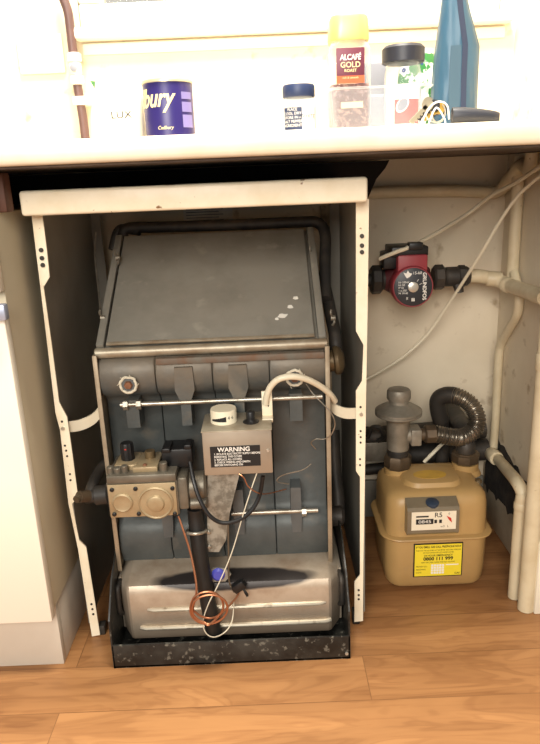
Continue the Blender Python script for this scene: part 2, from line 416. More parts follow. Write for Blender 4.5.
struct(MB().box(xb_, XR + .05, 1.085, 1.12, 0, A(535, 545, 1.085).z, .003).build('trim_2', 'white'))
# window: sill board, frame, glass
wn = struct(MB().box(xl - .005, xr + .012, YW - .035, YW + .06, zs, zs + .022, .006).build('window_1', 'white'))
for x0, x1 in ((xl + .001, xl + .05), ((xl + xr) / 2 - .025, (xl + xr) / 2 + .025), (xr - .05, xr - .001)): MB().box(x0, x1, YW + .02, YW + .07, zs + .0755, 1.5695, .004).build('window_stile', 'white', wn)
for z0_, z1_ in ((zs + .0225, zs + .075), (1.57, 1.619)): MB().box(xl + .001, xr - .001, YW + .02, YW + .07, z0_, z1_, .004).build('window_rail', 'white', wn)
MB().box(xl + .045, xr - .045, YW + .04, YW + .044, zs + .07, 1.575).build('window_pane', 'pane', wn)
# tiled-in band under the sill
zb = A(200, 51, YW).z
struct(MB().box(A(84, 55, YW).x, xr + .004, YW - .007, YW, zb, zs - .004, .003).build('trim_1', 'white'))

# ================================================================== WORKTOP
t = thing('worktop', (-.2, 1.2, WU), 'cream laminate worktop with rounded front edge running above the boiler', 'worktop')
MB().box(-1.6, XR - .001, WF, YW - .001, WU + .003, WT, .008, 3).build('laminate_top', 'worktop', t)
MB().box(-1.6, XR - .001, WF + .012, YW - .001, WU, WU + .003).build('underside', 'chip', t)

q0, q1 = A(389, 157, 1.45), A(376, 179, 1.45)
tag(MB().prism([(-1.1, 1.445, .775), (q1.x - .02, 1.445, .775), (q1.x, 1.445, q1.z), (q0.x - .008, 1.445, (q0.z + q1.z) / 2), (q0.x, 1.445, WU - .002), (-1.1, 1.445, WU - .002)], (0, .012, 0)).build('gap_dark_board', 'flat_black'), 'black board added on the wall right under the worktop to darken the gap behind the casing', 'board')  # added board: its black stands in for the dark gap above the casing

# ================================================================== LEFT CABINET
t = thing('base_cabinet', (-.7, 1.2, 0), 'white base kitchen cabinet with pale plinth at left of the open boiler', 'cabinet')
xd = -.390
zcab = A(17, 212, 1.0).z
MB().box(-1.2, xd - .002, .987, 1.43, .13, zcab, .001).build('carcass', 'cab', t)
pl = MB().box(-1.2, xd - .006, 1.003, 1.02, 0, .13, .001).box(xd - .022, xd - .006, 1.02, 1.40, 0, .13, .001)
pl.build('plinth', 'plinth', t)
zdr = A(4, 301, .965).z
d = MB().box(-.99, xd, .965, .985, .118, zdr - .02, .003).build('door', 'door', t)
d2 = MB().box(-.99, xd, .965, .985, zdr + .012, WU - .012, .003).build('drawer_front', 'door', t)
a = A(6, 304, .955); b = A(8, 320, .955)
MB().box(a.x - .1, b.x, .948, .965, b.z, a.z, .003).build('handle', 'alu', d)
p = A(0, 163, 1.0); q = A(15, 212, 1.03)
MB().box(-1.2, q.x, 1.0, 1.03, zcab, min(p.z, WU - .003), .003).build('top_rail', 'rail', t)

# ================================================================== BOILER CASING
LY = 1.075
CX0, CX1 = -.366, .162
t = thing('boiler_casing', (-.1, 1.2, 0), 'cream enamelled open boiler casing frame with slotted front legs around the boiler', 'casing')


def poly_px(pts, Y): return [A(x, y, Y) for x, y in pts]


left = [(31, 211), (40, 284), (55.5, 413), (60, 430), (68.5, 504), (78, 549), (92, 637), (100, 635), (93, 590), (86, 547), (79, 540), (72, 504), (78, 497), (72.5, 455), (67, 417), (59, 402), (51, 340), (43.5, 287), (49.5, 277), (47, 252), (44, 228), (41, 209)]
right = [(369, 199), (368, 285), (366, 400), (365, 470), (363.5, 560), (363, 621), (354.5, 622), (354.5, 582), (360, 575), (360, 477), (356, 471), (356, 391), (362, 381), (363.5, 345), (356, 331), (356, 199)]
MB().prism([V((q.x, q.y, max(.0005, q.z))) for q in poly_px(left, LY)], (0, .003, 0)).build('leg', 'cream', t)
MB().prism([V((q.x, q.y, max(.0005, q.z))) for q in poly_px(right, LY)], (0, .003, 0)).build('leg', 'cream', t)
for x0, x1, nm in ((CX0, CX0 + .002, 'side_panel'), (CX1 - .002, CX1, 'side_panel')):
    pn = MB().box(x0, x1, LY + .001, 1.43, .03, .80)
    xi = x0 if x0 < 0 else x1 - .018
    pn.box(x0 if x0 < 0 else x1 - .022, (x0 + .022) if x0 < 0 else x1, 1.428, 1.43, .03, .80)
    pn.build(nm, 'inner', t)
# top with the deep front lip
BY = 1.035
bl = A(17.5, 190, BY); br_ = A(368, 178, BY)
z0, z1 = A(190, 209.5, BY).z, A(190, 184, BY).z
MB().box(bl.x, br_.x, BY, BY + .035, z0, z1, .005, 3).box(bl.x + .004, br_.x - .004, BY + .03, 1.44, z1 - .012, z1 - .002, .003).build('top_panel', 'cream', t)
# straps to the boiler
MB().strip([A(66, 427, 1.08), A(80, 425, 1.10), A(93, 419, 1.115), A(101, 410, 1.125), A(105, 401, 1.14)], .020, .003).build('strap', 'cream', t)
MB().strip([A(358, 413, 1.08), A(345, 413, 1.10), A(334, 408, 1.115), A(329, 398, 1.13)], .020, .003).build('strap', 'cream', t)


def holes(pts, rpx, name, m, depth=.0012, rim=False):
    for x, y in pts:
        c = A(x, y, LY); b_ = MB(); r = rpx * .00152
        b_.cyl((c.x, LY + .0005, c.z), (c.x, LY - depth, c.z), r, n=14)
        b_.build(name, m, t)


holes([(41.4, 250), (42.2, 258), (43, 265), (361.8, 236), (361.8, 245.5), (361.8, 252)], 2.3, 'bolt', 'darkiron', .003)
holes([(62, 421.5), (360.5, 407)], 1.3, 'bolt_hole', 'darkscrew')
holes([(63, 428), (361, 414)], 2.0, 'strap_screw', 'screw', .004)
holes([(65, 445.5), (66.2, 450.5), (67.2, 456), (70, 474), (70.6, 480)], 1.2, 'bolt_hole', 'darkscrew')
holes([(360.6, 431), (360.6, 437), (360.6, 442.5), (360, 459), (360, 465)], 1.2, 'bolt_hole', 'darkscrew')
holes([(91.5, 604), (92.5, 609), (93.3, 614), (358.7, 590), (358.7, 595), (358.7, 599)], 1.4, 'bolt_hole', 'darkscrew')
for x, y in ((102, 630), (356, 616)):
    c = A(x, y, LY + .008)
    MB().box(c.x - .007, c.x + .007, LY + .003, LY + .022, 0, c.z + .012, .002).build('foot', 'darkiron', t)

# ================================================================== BOILER
BC = -.0985
t = boiler = thing('boiler', (BC, 1.2, 0), 'old blue grey cast iron floor boiler with its front cover taken off', 'boiler')
hw = .195
# cast sections
for k in range(4):
    x0 = BC - hw + k * hw / 2; x1 = x0 + hw / 2
    prof = [(1.100, .548), (1.084, .54), (1.079, .52), (1.080, .50), (1.088, .484), (1.108, .473), (1.118, .460), (1.116, .25), (1.110, .238), (1.096, .226), (1.089, .21), (1.089, .175), (1.096, .160), (1.10, .1475), (1.40, .1475), (1.40, .548)]
    b = MB(); g = .0012
    L = []
    for x, ins in ((x0, .005), (x0 + g, .001), (x0 + 3 * g, 0), (x1 - 3 * g, 0), (x1 - g, .001), (x1, .005)):
        L.append([(x, y + (ins if y < 1.2 else 0), z) for y, z in prof])
    b.ring(L).build('casting_section', 'casting', boiler, smooth=50)
# rusty strip under the hood
MB().box(BC - hw + .10, BC + hw - .002, 1.0785, 1.09, .534, .546, .003).build('rust_strip', 'slate_rust', boiler)
# lugs on each section
for px, z_lo, z_hi in ((132, .425, .475), (186, .425, .53), (239.5, .425, .53), (296, .425, .475)):
    x = A(px, 405, 1.075).x
    w1, w2 = .0085, .017
    if z_hi > .5: pl_ = [(x - w1, 1.074, z_lo), (x + w1, 1.074, z_lo), (x + w1, 1.074, .468), (x + w2, 1.074, .49), (x + w2 * .9, 1.074, z_hi), (x - w2 * .9, 1.074, z_hi), (x - w2, 1.074, .49), (x - w1, 1.074, .468)]
    else: pl_ = [(x - w1 * 1.3, 1.074, z_lo), (x + w1 * 1.3, 1.074, z_lo), (x + w1 * 1.3, 1.074, z_hi), (x - w1 * 1.3, 1.074, z_hi)]
    MB().prism(pl_, (0, .045, 0)).build('lug', 'casting', boiler)
for px in (296, 238, 165):
    x = A(px, 500, 1.075).x
    pl_ = [(x - .008, 1.079, .205), (x + .008, 1.079, .205), (x + .010, 1.079, .235), (x + .009, 1.079, .295), (x - .009, 1.079, .295), (x - .010, 1.079, .235)]
    MB().prism(pl_, (0, .04, 0)).build('lug', 'slate', boiler)
# bosses with fibre rings
for px, py, big in ((129, 384, 1), (294.5, 377, 0)):
    c = A(px, py, 1.075)
    bs = MB().lathe([(.015, .02), (.0145, -.004), (.011, -.006)], (c.x, 1.078, c.z), (0, -1, 0)) if False else MB().cyl((c.x, 1.09, c.z), (c.x, 1.070, c.z), .013, .0115)
    bo = bs.build('boss', 'slate', boiler)
    rg = MB(); pts = []
    for j in range(26):
        a_ = 2 * PI * j / 26; rr = .0133 + random.uniform(-.0006, .0010)
        pts.append((c.x + rr * math.cos(a_), 1.070 + random.uniform(-.001, .001), c.z + rr * math.sin(a_)))
    rg.tube(pts, .0024, 6, 2, closed=True)
    for j in range(4):
        a_ = random.uniform(0, 2 * PI); p0 = V((c.x + .013 * math.cos(a_), 1.07, c.z + .013 * math.sin(a_)))
        rg.tube([p0, p0 + V((math.cos(a_) * .003, -.003, math.sin(a_) * .003)), p0 + V((math.cos(a_ + .5) * .006, -.003, math.sin(a_ + .5) * .006))], .0005, 5, 3)
    rg.build('fibre_ring', 'fibre', bo)
    MB().lathe([(.0075, 0), (.0075, .004), (.006, .006)], (c.x, 1.070, c.z), (0, -1, 0), n=6).build('plug', 'grease', bo)
# tie rods
rz = A(210, 400.5, 1.078).z
tr = MB().cyl((A(121, 404, 1.078).x, 1.074, rz), (A(322, 397, 1.078).x, 1.074, rz), .0042, n=12).build('tie_rod', 'silver', boiler)
for px in (126, 139):
    x = A(px, 403, 1.074).x; MB().cyl((x - .004, 1.072, rz), (x + .004, 1.072, rz), .0085, n=6).build('nut', 'silver', tr)
rz2 = A(260, 513, 1.08).z
tr = MB().cyl((A(232, 518, 1.08).x, 1.082, rz2), (A(318, 509, 1.08).x, 1.082, rz2), .0046, n=12).build('tie_rod', 'silver', boiler)
x = A(304, 510, 1.078).x
MB().cyl((x - .004, 1.078, rz2), (x + .004, 1.078, rz2), .0085, n=6).build('nut', 'silver', tr)
# jacket edges and sides
for sx in (-1, 1):
    xo = BC + sx * (hw + .0015)
    MB().box(min(xo, xo + sx * .004), max(xo, xo + sx * .004), 1.079, 1.41, .14, .556).box(min(xo - sx * .004, xo + sx * .004), max(xo - sx * .004, xo + sx * .004), 1.076, 1.080, .14, .556, .001).build('side_jacket', 'jacket', boiler)
# flue hood: sloping body, raised rim and the loose cover plate
hy0, hz0, hy1, hz1 = 1.098, .562, 1.345, .727
hd = MB().xprofile([(1.098, .550), (1.098, hz0 - .003), (hy1, hz1 - .006), (1.42, hz1 - .006), (1.42, .550)], BC - hw, BC + hw).build('flue_hood', 'hood', boiler)
sl = V((0, hy1 - hy0, hz1 - hz0)); SL = sl.length; sd = sl.normalized(); sn = V((0, -sd.z, sd.y))


def hp(u, s_, h): return V((BC, hy0, hz0)) + V((u, 0, 0)) + sd * s_ + sn * h


def slab(u0_, u1_, s0, s1, h0, h1, b=None, bev=0.):
    b = b or MB()
    mt = Matrix(((1, 0, 0, BC), (0, sd.y, sn.y, hy0), (0, sd.z, sn.z, hz0), (0, 0, 0, 1)))
    return b.box(u0_, u1_, s0, s1, h0, h1, bev, 2, mt)


for a_, b_ in ((-hw - .002, -hw + .012), (hw - .012, hw + .002)): slab(a_, b_, 0, SL, -.004, .010, None, .003).build('hood_flange', 'hood', hd)
fr = MB(); fr.cyl((BC - hw - .004, 1.094, .556), (BC + hw + .004, 1.093, .557), .0092, n=14, bev=.002)
fr.build('front_rim', 'hoodrim', hd)
cp = MB(); slab(-hw + .016, hw - .018, .003, SL - .006, .007, .0095, cp, .001)
cp = cp.build('cover_plate', 'hood', boiler)
lab(cp, 'flat grey sloping cover plate with paint smudges')
lip = MB(); slab(-hw + .016, hw - .018, .001, .007, .006, .0105, lip, .001); lip.build('folded_edge', 'hoodrim', cp)
sp = MB()
for x, y, r in ((283, 316, 4.5), (290, 307, 3.2), (296, 298, 2.8), (277, 319, 2.)):
    dd = ray(x, y); k = (hp(0, 0, .0096) - CP).dot(sn) / dd.dot(sn); c = CP + dd * k
    ps = []
    for j in range(11):
        a_ = 2 * PI * j / 11; q_ = r * .0015 * random.uniform(.6, 1.1)
        ps.append(c + V((math.cos(a_) * q_ * 1.4, 0, 0)) + sd * math.sin(a_) * q_)
    sp.prism(ps, sn * .0004)
sp.build('paint_smudge', 'paper', cp)
dd = ray(155, 346); c = A(155, 347, 1.112)
MB().lathe([(.004, 0), (.004, .002), (.002, .004)], c, sn, 10).build('screw', 'silver', cp)
for px, py, Y in ((103, 318, 1.15), (118, 258, 1.26), (333, 318, 1.14), (312, 254, 1.28)):      # wing nuts on the hood edges
    c = A(px, py, Y); w = MB().cyl(c - V((.004, 0, 0)), c + V((.004, 0, 0)), .005, n=10)
    w.tube([c, c + V((-.004, -.004, .009)), c + V((-.003, -.002, .015))], .0022, 6, 3).tube([c, c + V((.002, -.006, -.006)), c + V((-.002, -.004, -.012))], .0022, 6, 3)
    w.build('wing_nut', 'die', hd)
# dark pipe over the hood that turns down at the right
pz = A(220, 230, 1.37).z
MB().tube([A(124, 244, 1.36), A(126, 229, 1.37), A(160, 227, 1.37), A(230, 225, 1.37), A(300, 222, 1.37), A(318, 223, 1.365), A(325, 234, 1.35), A(325, 262, 1.31), A(325, 300, 1.24)], .0115, 12).build('flue_bar', 'darkiron', boiler)
MB().tube([A(113, 250, 1.36), A(118, 232, 1.37), A(126, 229, 1.375), A(140, 231, 1.37)], .010, 12).build('flue_elbow', 'darkiron', boiler)
# flow pipe and union on the right-hand side
un = MB().tube([A(326, 290, 1.30), A(331, 315, 1.22), A(335, 335, 1.17), A(336, 352, 1.15)], .012, 12).build('flow_pipe', 'darkiron', boiler)
c = A(334, 361, 1.14)
MB().lathe([(.012, -.03), (.018, -.02), (.019, 0), (.019, .006), (.025, .008), (.027, .014), (.023, .021), (.013, .026)], (c.x - .008, c.y, c.z), (1, 0, .1), 20).build('union', 'brass', un)
# return pipe low on the right
rp = MB().tube([A(333, 430, 1.25), A(335, 470, 1.22), A(338, 500, 1.19), A(338, 520, 1.17)], .013, 12).build('return_pipe', 'darkiron', boiler)
c = A(336, 516, 1.16); MB().lathe([(.014, -.02), (.019, -.01), (.020, .01), (.013, .016)], c, (1, 0, 0), 18).build('union', 'darkiron', rp)
# burner box
bc = -.0905; bw = .187
bprof = [(1.045, .018), (1.034, .024), (1.030, .05), (1.028, .085), (1.028, .120), (1.0295, .128), (1.034, .135), (1.048, .141), (1.098, .147), (1.25, .147), (1.25, .018)]
b = MB(); L = []
for x, ins in ((bc - bw - .016, .034), (bc - bw + .002, .003), (bc - bw + .007, 0), (bc + bw - .007, 0), (bc + bw - .002, .003), (bc + bw + .016, .034)):
    L.append([(x, y + (ins if y < 1.2 else 0), z - ins * .30 * (z > .1)) for y, z in bprof])
bb = b.ring(L).build('burner_box', 'burner', boiler, smooth=28)
for za, xa, xb in ((.0885, A(148, 608, 1.03).x, A(325, 599, 1.03).x), (.050, A(142, 636, 1.03).x, A(331, 629, 1.03).x)):
    MB().tube([(xa, 1.031, za), (xa + .01, 1.0275, za), (xb - .01, 1.0275, za), (xb, 1.031, za)], .0042, 8, smooth=False).build('pressed_rib', 'ribmetal', bb)
for sx in (-1, 1):                                     # flanged ends with their handle-shaped grips
    xo = bc + sx * (bw + .0148)
    MB().box(min(xo, xo + sx * .006), max(xo, xo + sx * .006), 1.070, 1.22, .022, .132, .002).build('end_flange', 'boxmetal', bb)
    xg = xo + sx * .001
    MB().tube([(xg, 1.07, .125), (xg + sx * .003, 1.052, .122), (xg + sx * .003, 1.048, .105), (xg + sx * .003, 1.048, .075), (xg, 1.056, .065)], .005, 8, 4).build('clamp', 'darkiron', bb)
# sight glass and igniter on the burner box
c = A(219, 574, 1.03)
hx = MB().prism([(c.x + .022 * math.cos(a_), 1.031 + 0, c.z + .016 * math.sin(a_)) for a_ in [0, PI / 3, 2 * PI / 3, PI, 4 * PI / 3, 5 * PI / 3]], (0, -.004, 0)).build('sight_plate', 'galv', bb)
MB().lathe([(.012, 0), (.012, .004), (.008, .008)], (c.x - .001, 1.028, c.z + .002), (0, -1, .15), 18).build('sight_glass', 'blue', hx)
c = A(239, 585, 1.022)
ig = MB().box(-.012, .012, -.01, .004, -.008, .008, .002, 2, Matrix.Translation(c) @ Matrix.Rotation(-.6, 4, 'Y'))
ig.tube([c + V((.006, -.008, -.002)), c + V((.014, -.012, -.01)), c + V((.014, -.008, -.018)), c + V((.009, .003, -.016))], .0018, 8)
ig.build('igniter', 'black', bb)
# base tray
tx0, tx1 = A(114, 669, .986).x, A(350.5, 655, .986).x
tray = MB().box(tx0, tx1, .986, .990, .0, .048, .001).box(tx0, tx1, .986, 1.40, 0, .004)
tray = tray.build('base_tray', 'blackp', boiler)
for x0, x1 in ((tx0, tx0 + .003), (tx1 - .003, tx1)):
    MB().prism([(x0, 0.986, .0), (x0, .986, .05), (x0, .9865, .098), (x0, 1.03, .15), (x0, 1.10, .19), (x0, 1.42, .20), (x0, 1.42, 0)], (x1 - x0, 0, 0)).build('tray_side', 'blackp', tray)
MB().box(tx0 + .02, tx1 - .02, 1.0, 1.03, .004, .012).build('tray_floor_lip', 'blackp', tray)
c = A(349, 651, .984); MB().cyl((c.x - .004, .9862, .012), (c.x - .004, .9835, .012), .003, n=10).build('rivet', 'screw', tray)
# ---- gas valve
gv = MB()
vx0, vx1 = A(107, 500, 1.0).x, A(178.5, 500, 1.0).x
vz0, vz1 = A(143, 517.5, 1.0).z, A(143, 482, 1.0).z
gv.box(vx0, vx1, 1.004, 1.075, vz0, vz1, .003)
gv.box(vx0 + .003, vx1 - .001, .999, 1.085, vz1 - .001, vz1 + .013, .002)
gv = gv.build('gas_valve', 'die', boiler)
MB().box(vx0 + .003, vx1 - .003, .9995, 1.004, vz0 + .002, vz1 - .003, .001).build('face_plate', 'valveface', gv)


def vdisc(px, py, r, name, prof):
    c = A(px, py, .9995); return MB().lathe(prof, (c.x, .9998, c.z), (0, -1, 0), 36).build(name, 'valveface', gv)


R1 = 17.6 * .00167
vdisc(156, 502.5, R1, 'diaphragm_cover', [(R1, 0), (R1, .003), (R1 * .93, .0045), (R1 * .86, .003), (R1 * .52, .004), (R1 * .46, .0075), (R1 * .38, .0085), (R1 * .1, .008)])
R1 = 10.2 * .00167
vdisc(122.7, 502.5, R1, 'diaphragm_cover', [(R1, 0), (R1, .003), (R1 * .85, .005), (R1 * .7, .004), (R1 * .1, .0045)])
for px, py in ((112, 489.5), (135.5, 488.5), (172.5, 488), (114.5, 514), (139, 513.5), (175, 513.5)):
    c = A(px, py, .9995); MB().lathe([(.0036, 0), (.0036, .003), (.0022, .004)], (c.x, .9998, c.z), (0, -1, 0), 12).build('screw', 'black', gv)
zt = vz1 + .013
c = A(128, 470, 1.035); xk = c.x
MB().box(xk - .019, xk + .019, 1.02, 1.075, zt - .001, zt + .010, .002).build('knob_base', 'valveface', gv)
kb = MB().ring([[(xk + (.0105 + .001 * (j % 2)) * math.cos(2 * PI * j / 24) * s_, 1.045 + (.0105 + .001 * (j % 2)) * math.sin(2 * PI * j / 24) * s_, zt + h) for j in range(24)] for s_, h in ((1, .009), (1, .036), (.88, .040))])
kb = kb.build('control_knob', 'black', gv)
MB().box(xk - .002, xk + .001, 1.0335, 1.036, zt + .031, zt + .033).build('knob_mark', 'red', kb)
for dx, r, h in ((-.020, .006, .012), (-.008, .007, .010), (.004, .006, .013)):
    MB().cyl((vx0 + .028 + dx, 1.012, zt - .001), (vx0 + .028 + dx, 1.012, zt + h), r, n=12, bev=.001).build('test_nipple', 'die', gv)
x1_ = A(147, 465, 1.03).x
MB().box(x1_ - .021, x1_ + .021, 1.01, 1.075, zt - .001, zt + .009, .002).build('regulator_base', 'valveface', gv)
MB().cyl((x1_ + .003, 1.05, zt + .006), (x1_ + .003, 1.05, zt + .022), .009, n=16, bev=.001).build('regulator_screw', 'brass', gv)
MB().lathe([(.004, 0), (.003, .003)], (x1_ - .001, 1.018, zt + .0085), (0, 0, 1), 10).build('screw', 'grease', gv)
x2_ = A(178, 463, 1.03).x
cb = MB().box(x2_ - .027, x2_ + .025, 1.03, 1.075, zt - .004, zt + .030, .003).box(x2_ - .024, x2_ - .010, 1.02, 1.06, zt + .028, zt + .036, .002).box(x2_ + .012, x2_ + .024, 1.03, 1.06, zt + .028, zt + .037, .002).build('coil_connector', 'black', gv)
MB().cyl((x2_ - .022, 1.012, zt - .002), (x2_ - .022, 1.012, zt + .016), .007, n=14, bev=.001).build('solenoid_post', 'die', gv)
# outlet elbow at right of the valve
ve = MB().box(vx1 - .001, vx1 + .016, 1.006, 1.07, vz0 + .008, vz1 + .002, .004).cyl((vx1 + .014, 1.035, (vz0 + vz1) / 2 + .006), (vx1 + .046, 1.035, (vz0 + vz1) / 2 + .006), .025, n=24, bev=.004).cyl((vx1 + .016, 1.022, vz0 + .012), (vx1 + .046, 1.022, vz0 + .012), .011, n=16, bev=.002)
ve.build('outlet_elbow', 'die', gv)
# inlet tap at left
c0 = A(107, 494, 1.04); c1 = A(92, 497, 1.04)
il = MB().cyl((c0.x + .004, 1.04, c0.z), (c1.x + .006, 1.04, c0.z - .002), .017, n=20, bev=.002).cyl((c1.x + .008, 1.04, c0.z - .002), (A(86, 497, 1.04).x, 1.04, c0.z - .003), .012, n=16)
il.tube([A(108, 462, 1.12), A(100, 470, 1.10), A(93, 484, 1.06), A(90, 495, 1.04)], .010, 12)
il = il.build('inlet_cock', 'darkiron', gv)
c = A(79, 497, 1.02)
sq = MB().cyl(A(90, 496, 1.04), c, .011, .010, n=14).build('cock_body', 'ironnut', il) if False else MB().cyl(A(88, 496, 1.035), c, .0105, .010, n=14).cyl(c, c + V((-.003, -.008, -.001)), .0065, n=8).build('cock_spindle', 'ironnut', il)
# gas feed hose from the elbow down to the burner
g0 = A(196, 518, 1.03)
fh = MB().tube([g0 + V((0, 0, .02)), g0, A(199, 545, 1.022), A(204, 580, 1.016), A(211, 618, 1.010), A(214, 634, 1.012)], .0142, 14).build('burner_feed_pipe', 'blackrub', boiler)
c = A(196.5, 531, 1.025); MB().tube([(c.x + .0165 * math.cos(a_), c.y + .0165 * math.sin(a_), c.z - .004 * math.sin(a_)) for a_ in [2 * PI * j / 16 for j in range(16)]], .003, 8, 2, closed=True).build('hose_clip', 'silver', fh)
# ---- control box
kx0, kx1 = A(203, 453, .99).x, A(272.3, 453, .99).x
kz0, kz1 = A(238, 474.5, .99).z, A(238, 431, .99).z
ky1 = 1.072
kb_ = MB().box(kx0, kx1, .99, ky1, kz0, kz1, .002).build('control_box', 'boxmetal', boiler)
MB().box(kx0 - .001, kx1 + .001, .9885, ky1 + .001, kz1 - .0005, kz1 + .0015, .0006).build('lid', 'hoodrim', kb_)
lx0, lx1 = A(210.5, 458, .989).x, A(260.5, 458, .989).x
lz0, lz1 = A(236, 466.5, .989).z, A(236, 446, .989).z
wl = MB().box(lx0, lx1, .9888, .9905, lz0, lz1).build('warning_label', 'labelblack', kb_)
tx = MB(); lcx = (lx0 + lx1) / 2; lh = lz1 - lz0
tx.text('WARNING', (lcx - .002, .9886, lz1 - lh * .16), (1, 0, 0), (0, 0, 1), lh * .30, bold=.02)
for k_, s_ in enumerate(('1. ISOLATE ELECTRICITY SUPPLY BEFORE', 'REMOVING THIS COVER', '2. REPLACE ALL COVERS', '3. CHECK WIRING AND EARTH', 'BEFORE SWITCHING ON')):
    tx.text(s_, (lx0 + .006, .9886, lz1 - lh * (.36 + .135 * k_)), (1, 0, 0), (0, 0, 1), lh * .135, align='LEFT', bold=.015, squeeze=.85)
tx.build('lettering', 'ink', kb_, smooth=0)
c = A(268, 450.5, .989); MB().lathe([(.0028, 0), (.0022, .0025)], (c.x, .9902, c.z), (0, -1, 0), 12).build('screw', 'screw', kb_)
zl = kz1 + .001
c = AZ(224, 421, zl); R = 13.2 * .00166
dl = MB().lathe([(R * .8, 0), (R * 1.02, .001), (R * 1.02, .004), (R, .005), (R, .021), (R * .96, .0235), (R * .1, .0238)], (c.x, c.y, zl - .0005), (0, 0, 1), 40).build('thermostat_dial', 'dial', kb_)
gmk = MB()
for a0, a1, zz0, zz1, wedge in ((-.95, .25, .006, .015, 1),):
    n = 12; bot = []; top = []
    for j in range(n + 1):
        a_ = a0 + (a1 - a0) * j / n
        bot.append((c.x + (R + .0004) * math.sin(a_), c.y - (R + .0004) * math.cos(a_), zl + zz0)); top.append((c.x + (R + .0004) * math.sin(a_), c.y - (R + .0004) * math.cos(a_), zl + zz0 + .003 + (zz1 - zz0 - .003) * j / n))
    gmk.add(bot + top, [(j, j + 1, n + 2 + j, n + 1 + j) for j in range(n)])
gmk.text('4', (0, 0, zl + .012), (1, 0, 0), (0, 0, 1), .008, cyl=(c.x, c.y, R + .0005, .45)).text('6', (0, 0, zl + .012), (1, 0, 0), (0, 0, 1), .008, cyl=(c.x, c.y, R + .0005, .75))
gmk.build('dial_mark', 'inkblack', dl, smooth=0)
c = AZ(251, 422, zl)
MB().lathe([(.0135, 0), (.0135, .002), (.009, .004), (.0075, .006), (.0075, .018), (.0065, .0195)], (c.x, c.y, zl - .0005), (0, 0, 1), 28).build('reset_knob', 'black', kb_)
xa, xb = A(262, 408, 1.05).x, A(272.5, 408, 1.05).x
cbk = MB().box(xa, xb, 1.048, 1.053, kz1 - .01, A(267, 391, 1.05).z, .0008).box(xa, xb, 1.03, 1.053, kz1, kz1 + .003, .0005).build('conduit_bracket', 'cream', kb_)
c = A(268.5, 406, 1.047); MB().cyl((c.x, 1.0485, c.z), (c.x, 1.0472, c.z), .0012, n=8).build('bracket_hole', 'darkscrew', cbk)
# mounting bracket below
ms = MB().prism(poly_px([(207.5, 474), (240, 473), (238.5, 478), (230, 512), (226, 540), (219, 552), (207, 552)], 1.03), (0, .003, 0)).build('mounting_bracket', 'galv', boiler)
for px, py in ((208.5, 532), (209.2, 546.5)):
    c = A(px, py, 1.03); MB().lathe([(.0042, 0), (.0042, .003), (.0025, .0045)], (c.x, 1.0305, c.z), (0, -1, 0), 12).build('bolt', 'silver', ms)
# flex, cables and thin wires
MB().tube([A(265.5, 404, 1.045), A(267, 395, 1.04), A(271, 386, 1.035), A(279, 379, 1.03), A(292, 376.5, 1.03), A(306, 379, 1.04), A(320, 386, 1.06), A(330, 394, 1.08), A(335, 401, 1.10)], .0054, 12).build('supply_flex', 'cable', boiler)
MB().tube([A(190, 462, 1.02), A(194, 482, 1.0), A(200, 500, .99), A(209, 515, .985), A(221, 522.5, .985), A(236, 521, .985), A(250, 512, .99), A(259, 497, 1.0), A(263, 476, 1.0)], .0036, 10).build('valve_cable', 'black', boiler)
MB().tube([A(258, 470, .995), A(252, 487, .99), A(243, 515, .985), A(232, 552, .985), A(219, 583, .98), A(208, 605, .975), A(203, 622, .975), A(206, 633, .975), A(214, 637, .978), A(225, 632, .985), A(232, 621, .995), A(234, 600, 1.015)], .0010, 6).build('ignition_lead', 'fibre', boiler)
MB().tube([A(228, 523, .985), A(228.5, 550, .995), A(229, 580, 1.01), A(234, 592, 1.02)], .0017, 8).build('pilot_tube', 'die', boiler)
th = [A(178.5, 516, 1.02), A(184, 532, 1.01), A(190, 551, 1.0), A(195, 575, .985), A(196.5, 592, .975)]
cc = A(209, 607, .97)
for k_ in range(1, 40):
    a_ = PI * .93 + 2 * PI * k_ / 17.0
    rr = .030 - .004 * math.sin(k_ * .23); th.append(V((cc.x + rr * math.cos(a_) + .002 * math.sin(k_ * .5), .974 - .00035 * k_, cc.z + rr * math.sin(a_) * .95 + (k_ % 17) * .0002)))
th.append(A(236, 598, 1.01)); th.append(A(238, 590, 1.02))
MB().tube(th, .0019, 8, 4).build('thermocouple', 'copper', boiler)
MB().tube([A(239, 474, .989), A(244, 478, .985), A(248, 486, .985), A(256, 492, .99), A(264, 494, 1.01), A(275, 492, 1.05), A(286, 489, 1.075)], .0011, 6).build('thin_wire', 'copper', boiler)
MB().tube([A(311, 464, 1.07), A(302, 470, 1.06), A(286, 474, 1.055), A(278, 478, 1.055), A(278, 482, 1.06), A(289, 484, 1.08)], .0009, 6).build('thin_wire', 'silver', boiler)
MB().tube([A(306, 384, 1.065), A(314, 395, 1.05), A(324, 405, 1.045), A(331, 413, 1.045), A(335, 424, 1.05), A(331, 435, 1.055), A(324, 439, 1.06), A(316, 439, 1.06), A(311, 443, 1.065), A(316, 449, 1.075)], .0010, 6).build('thin_wire', 'silver', boiler)
# capillary hanging at the back left of the hood
MB().tube([A(96, 232, 1.36), A(95, 255, 1.34), A(98, 285, 1.30), A(101, 316, 1.18)], .0018, 6).build('capillary_tube', 'silver', boiler)

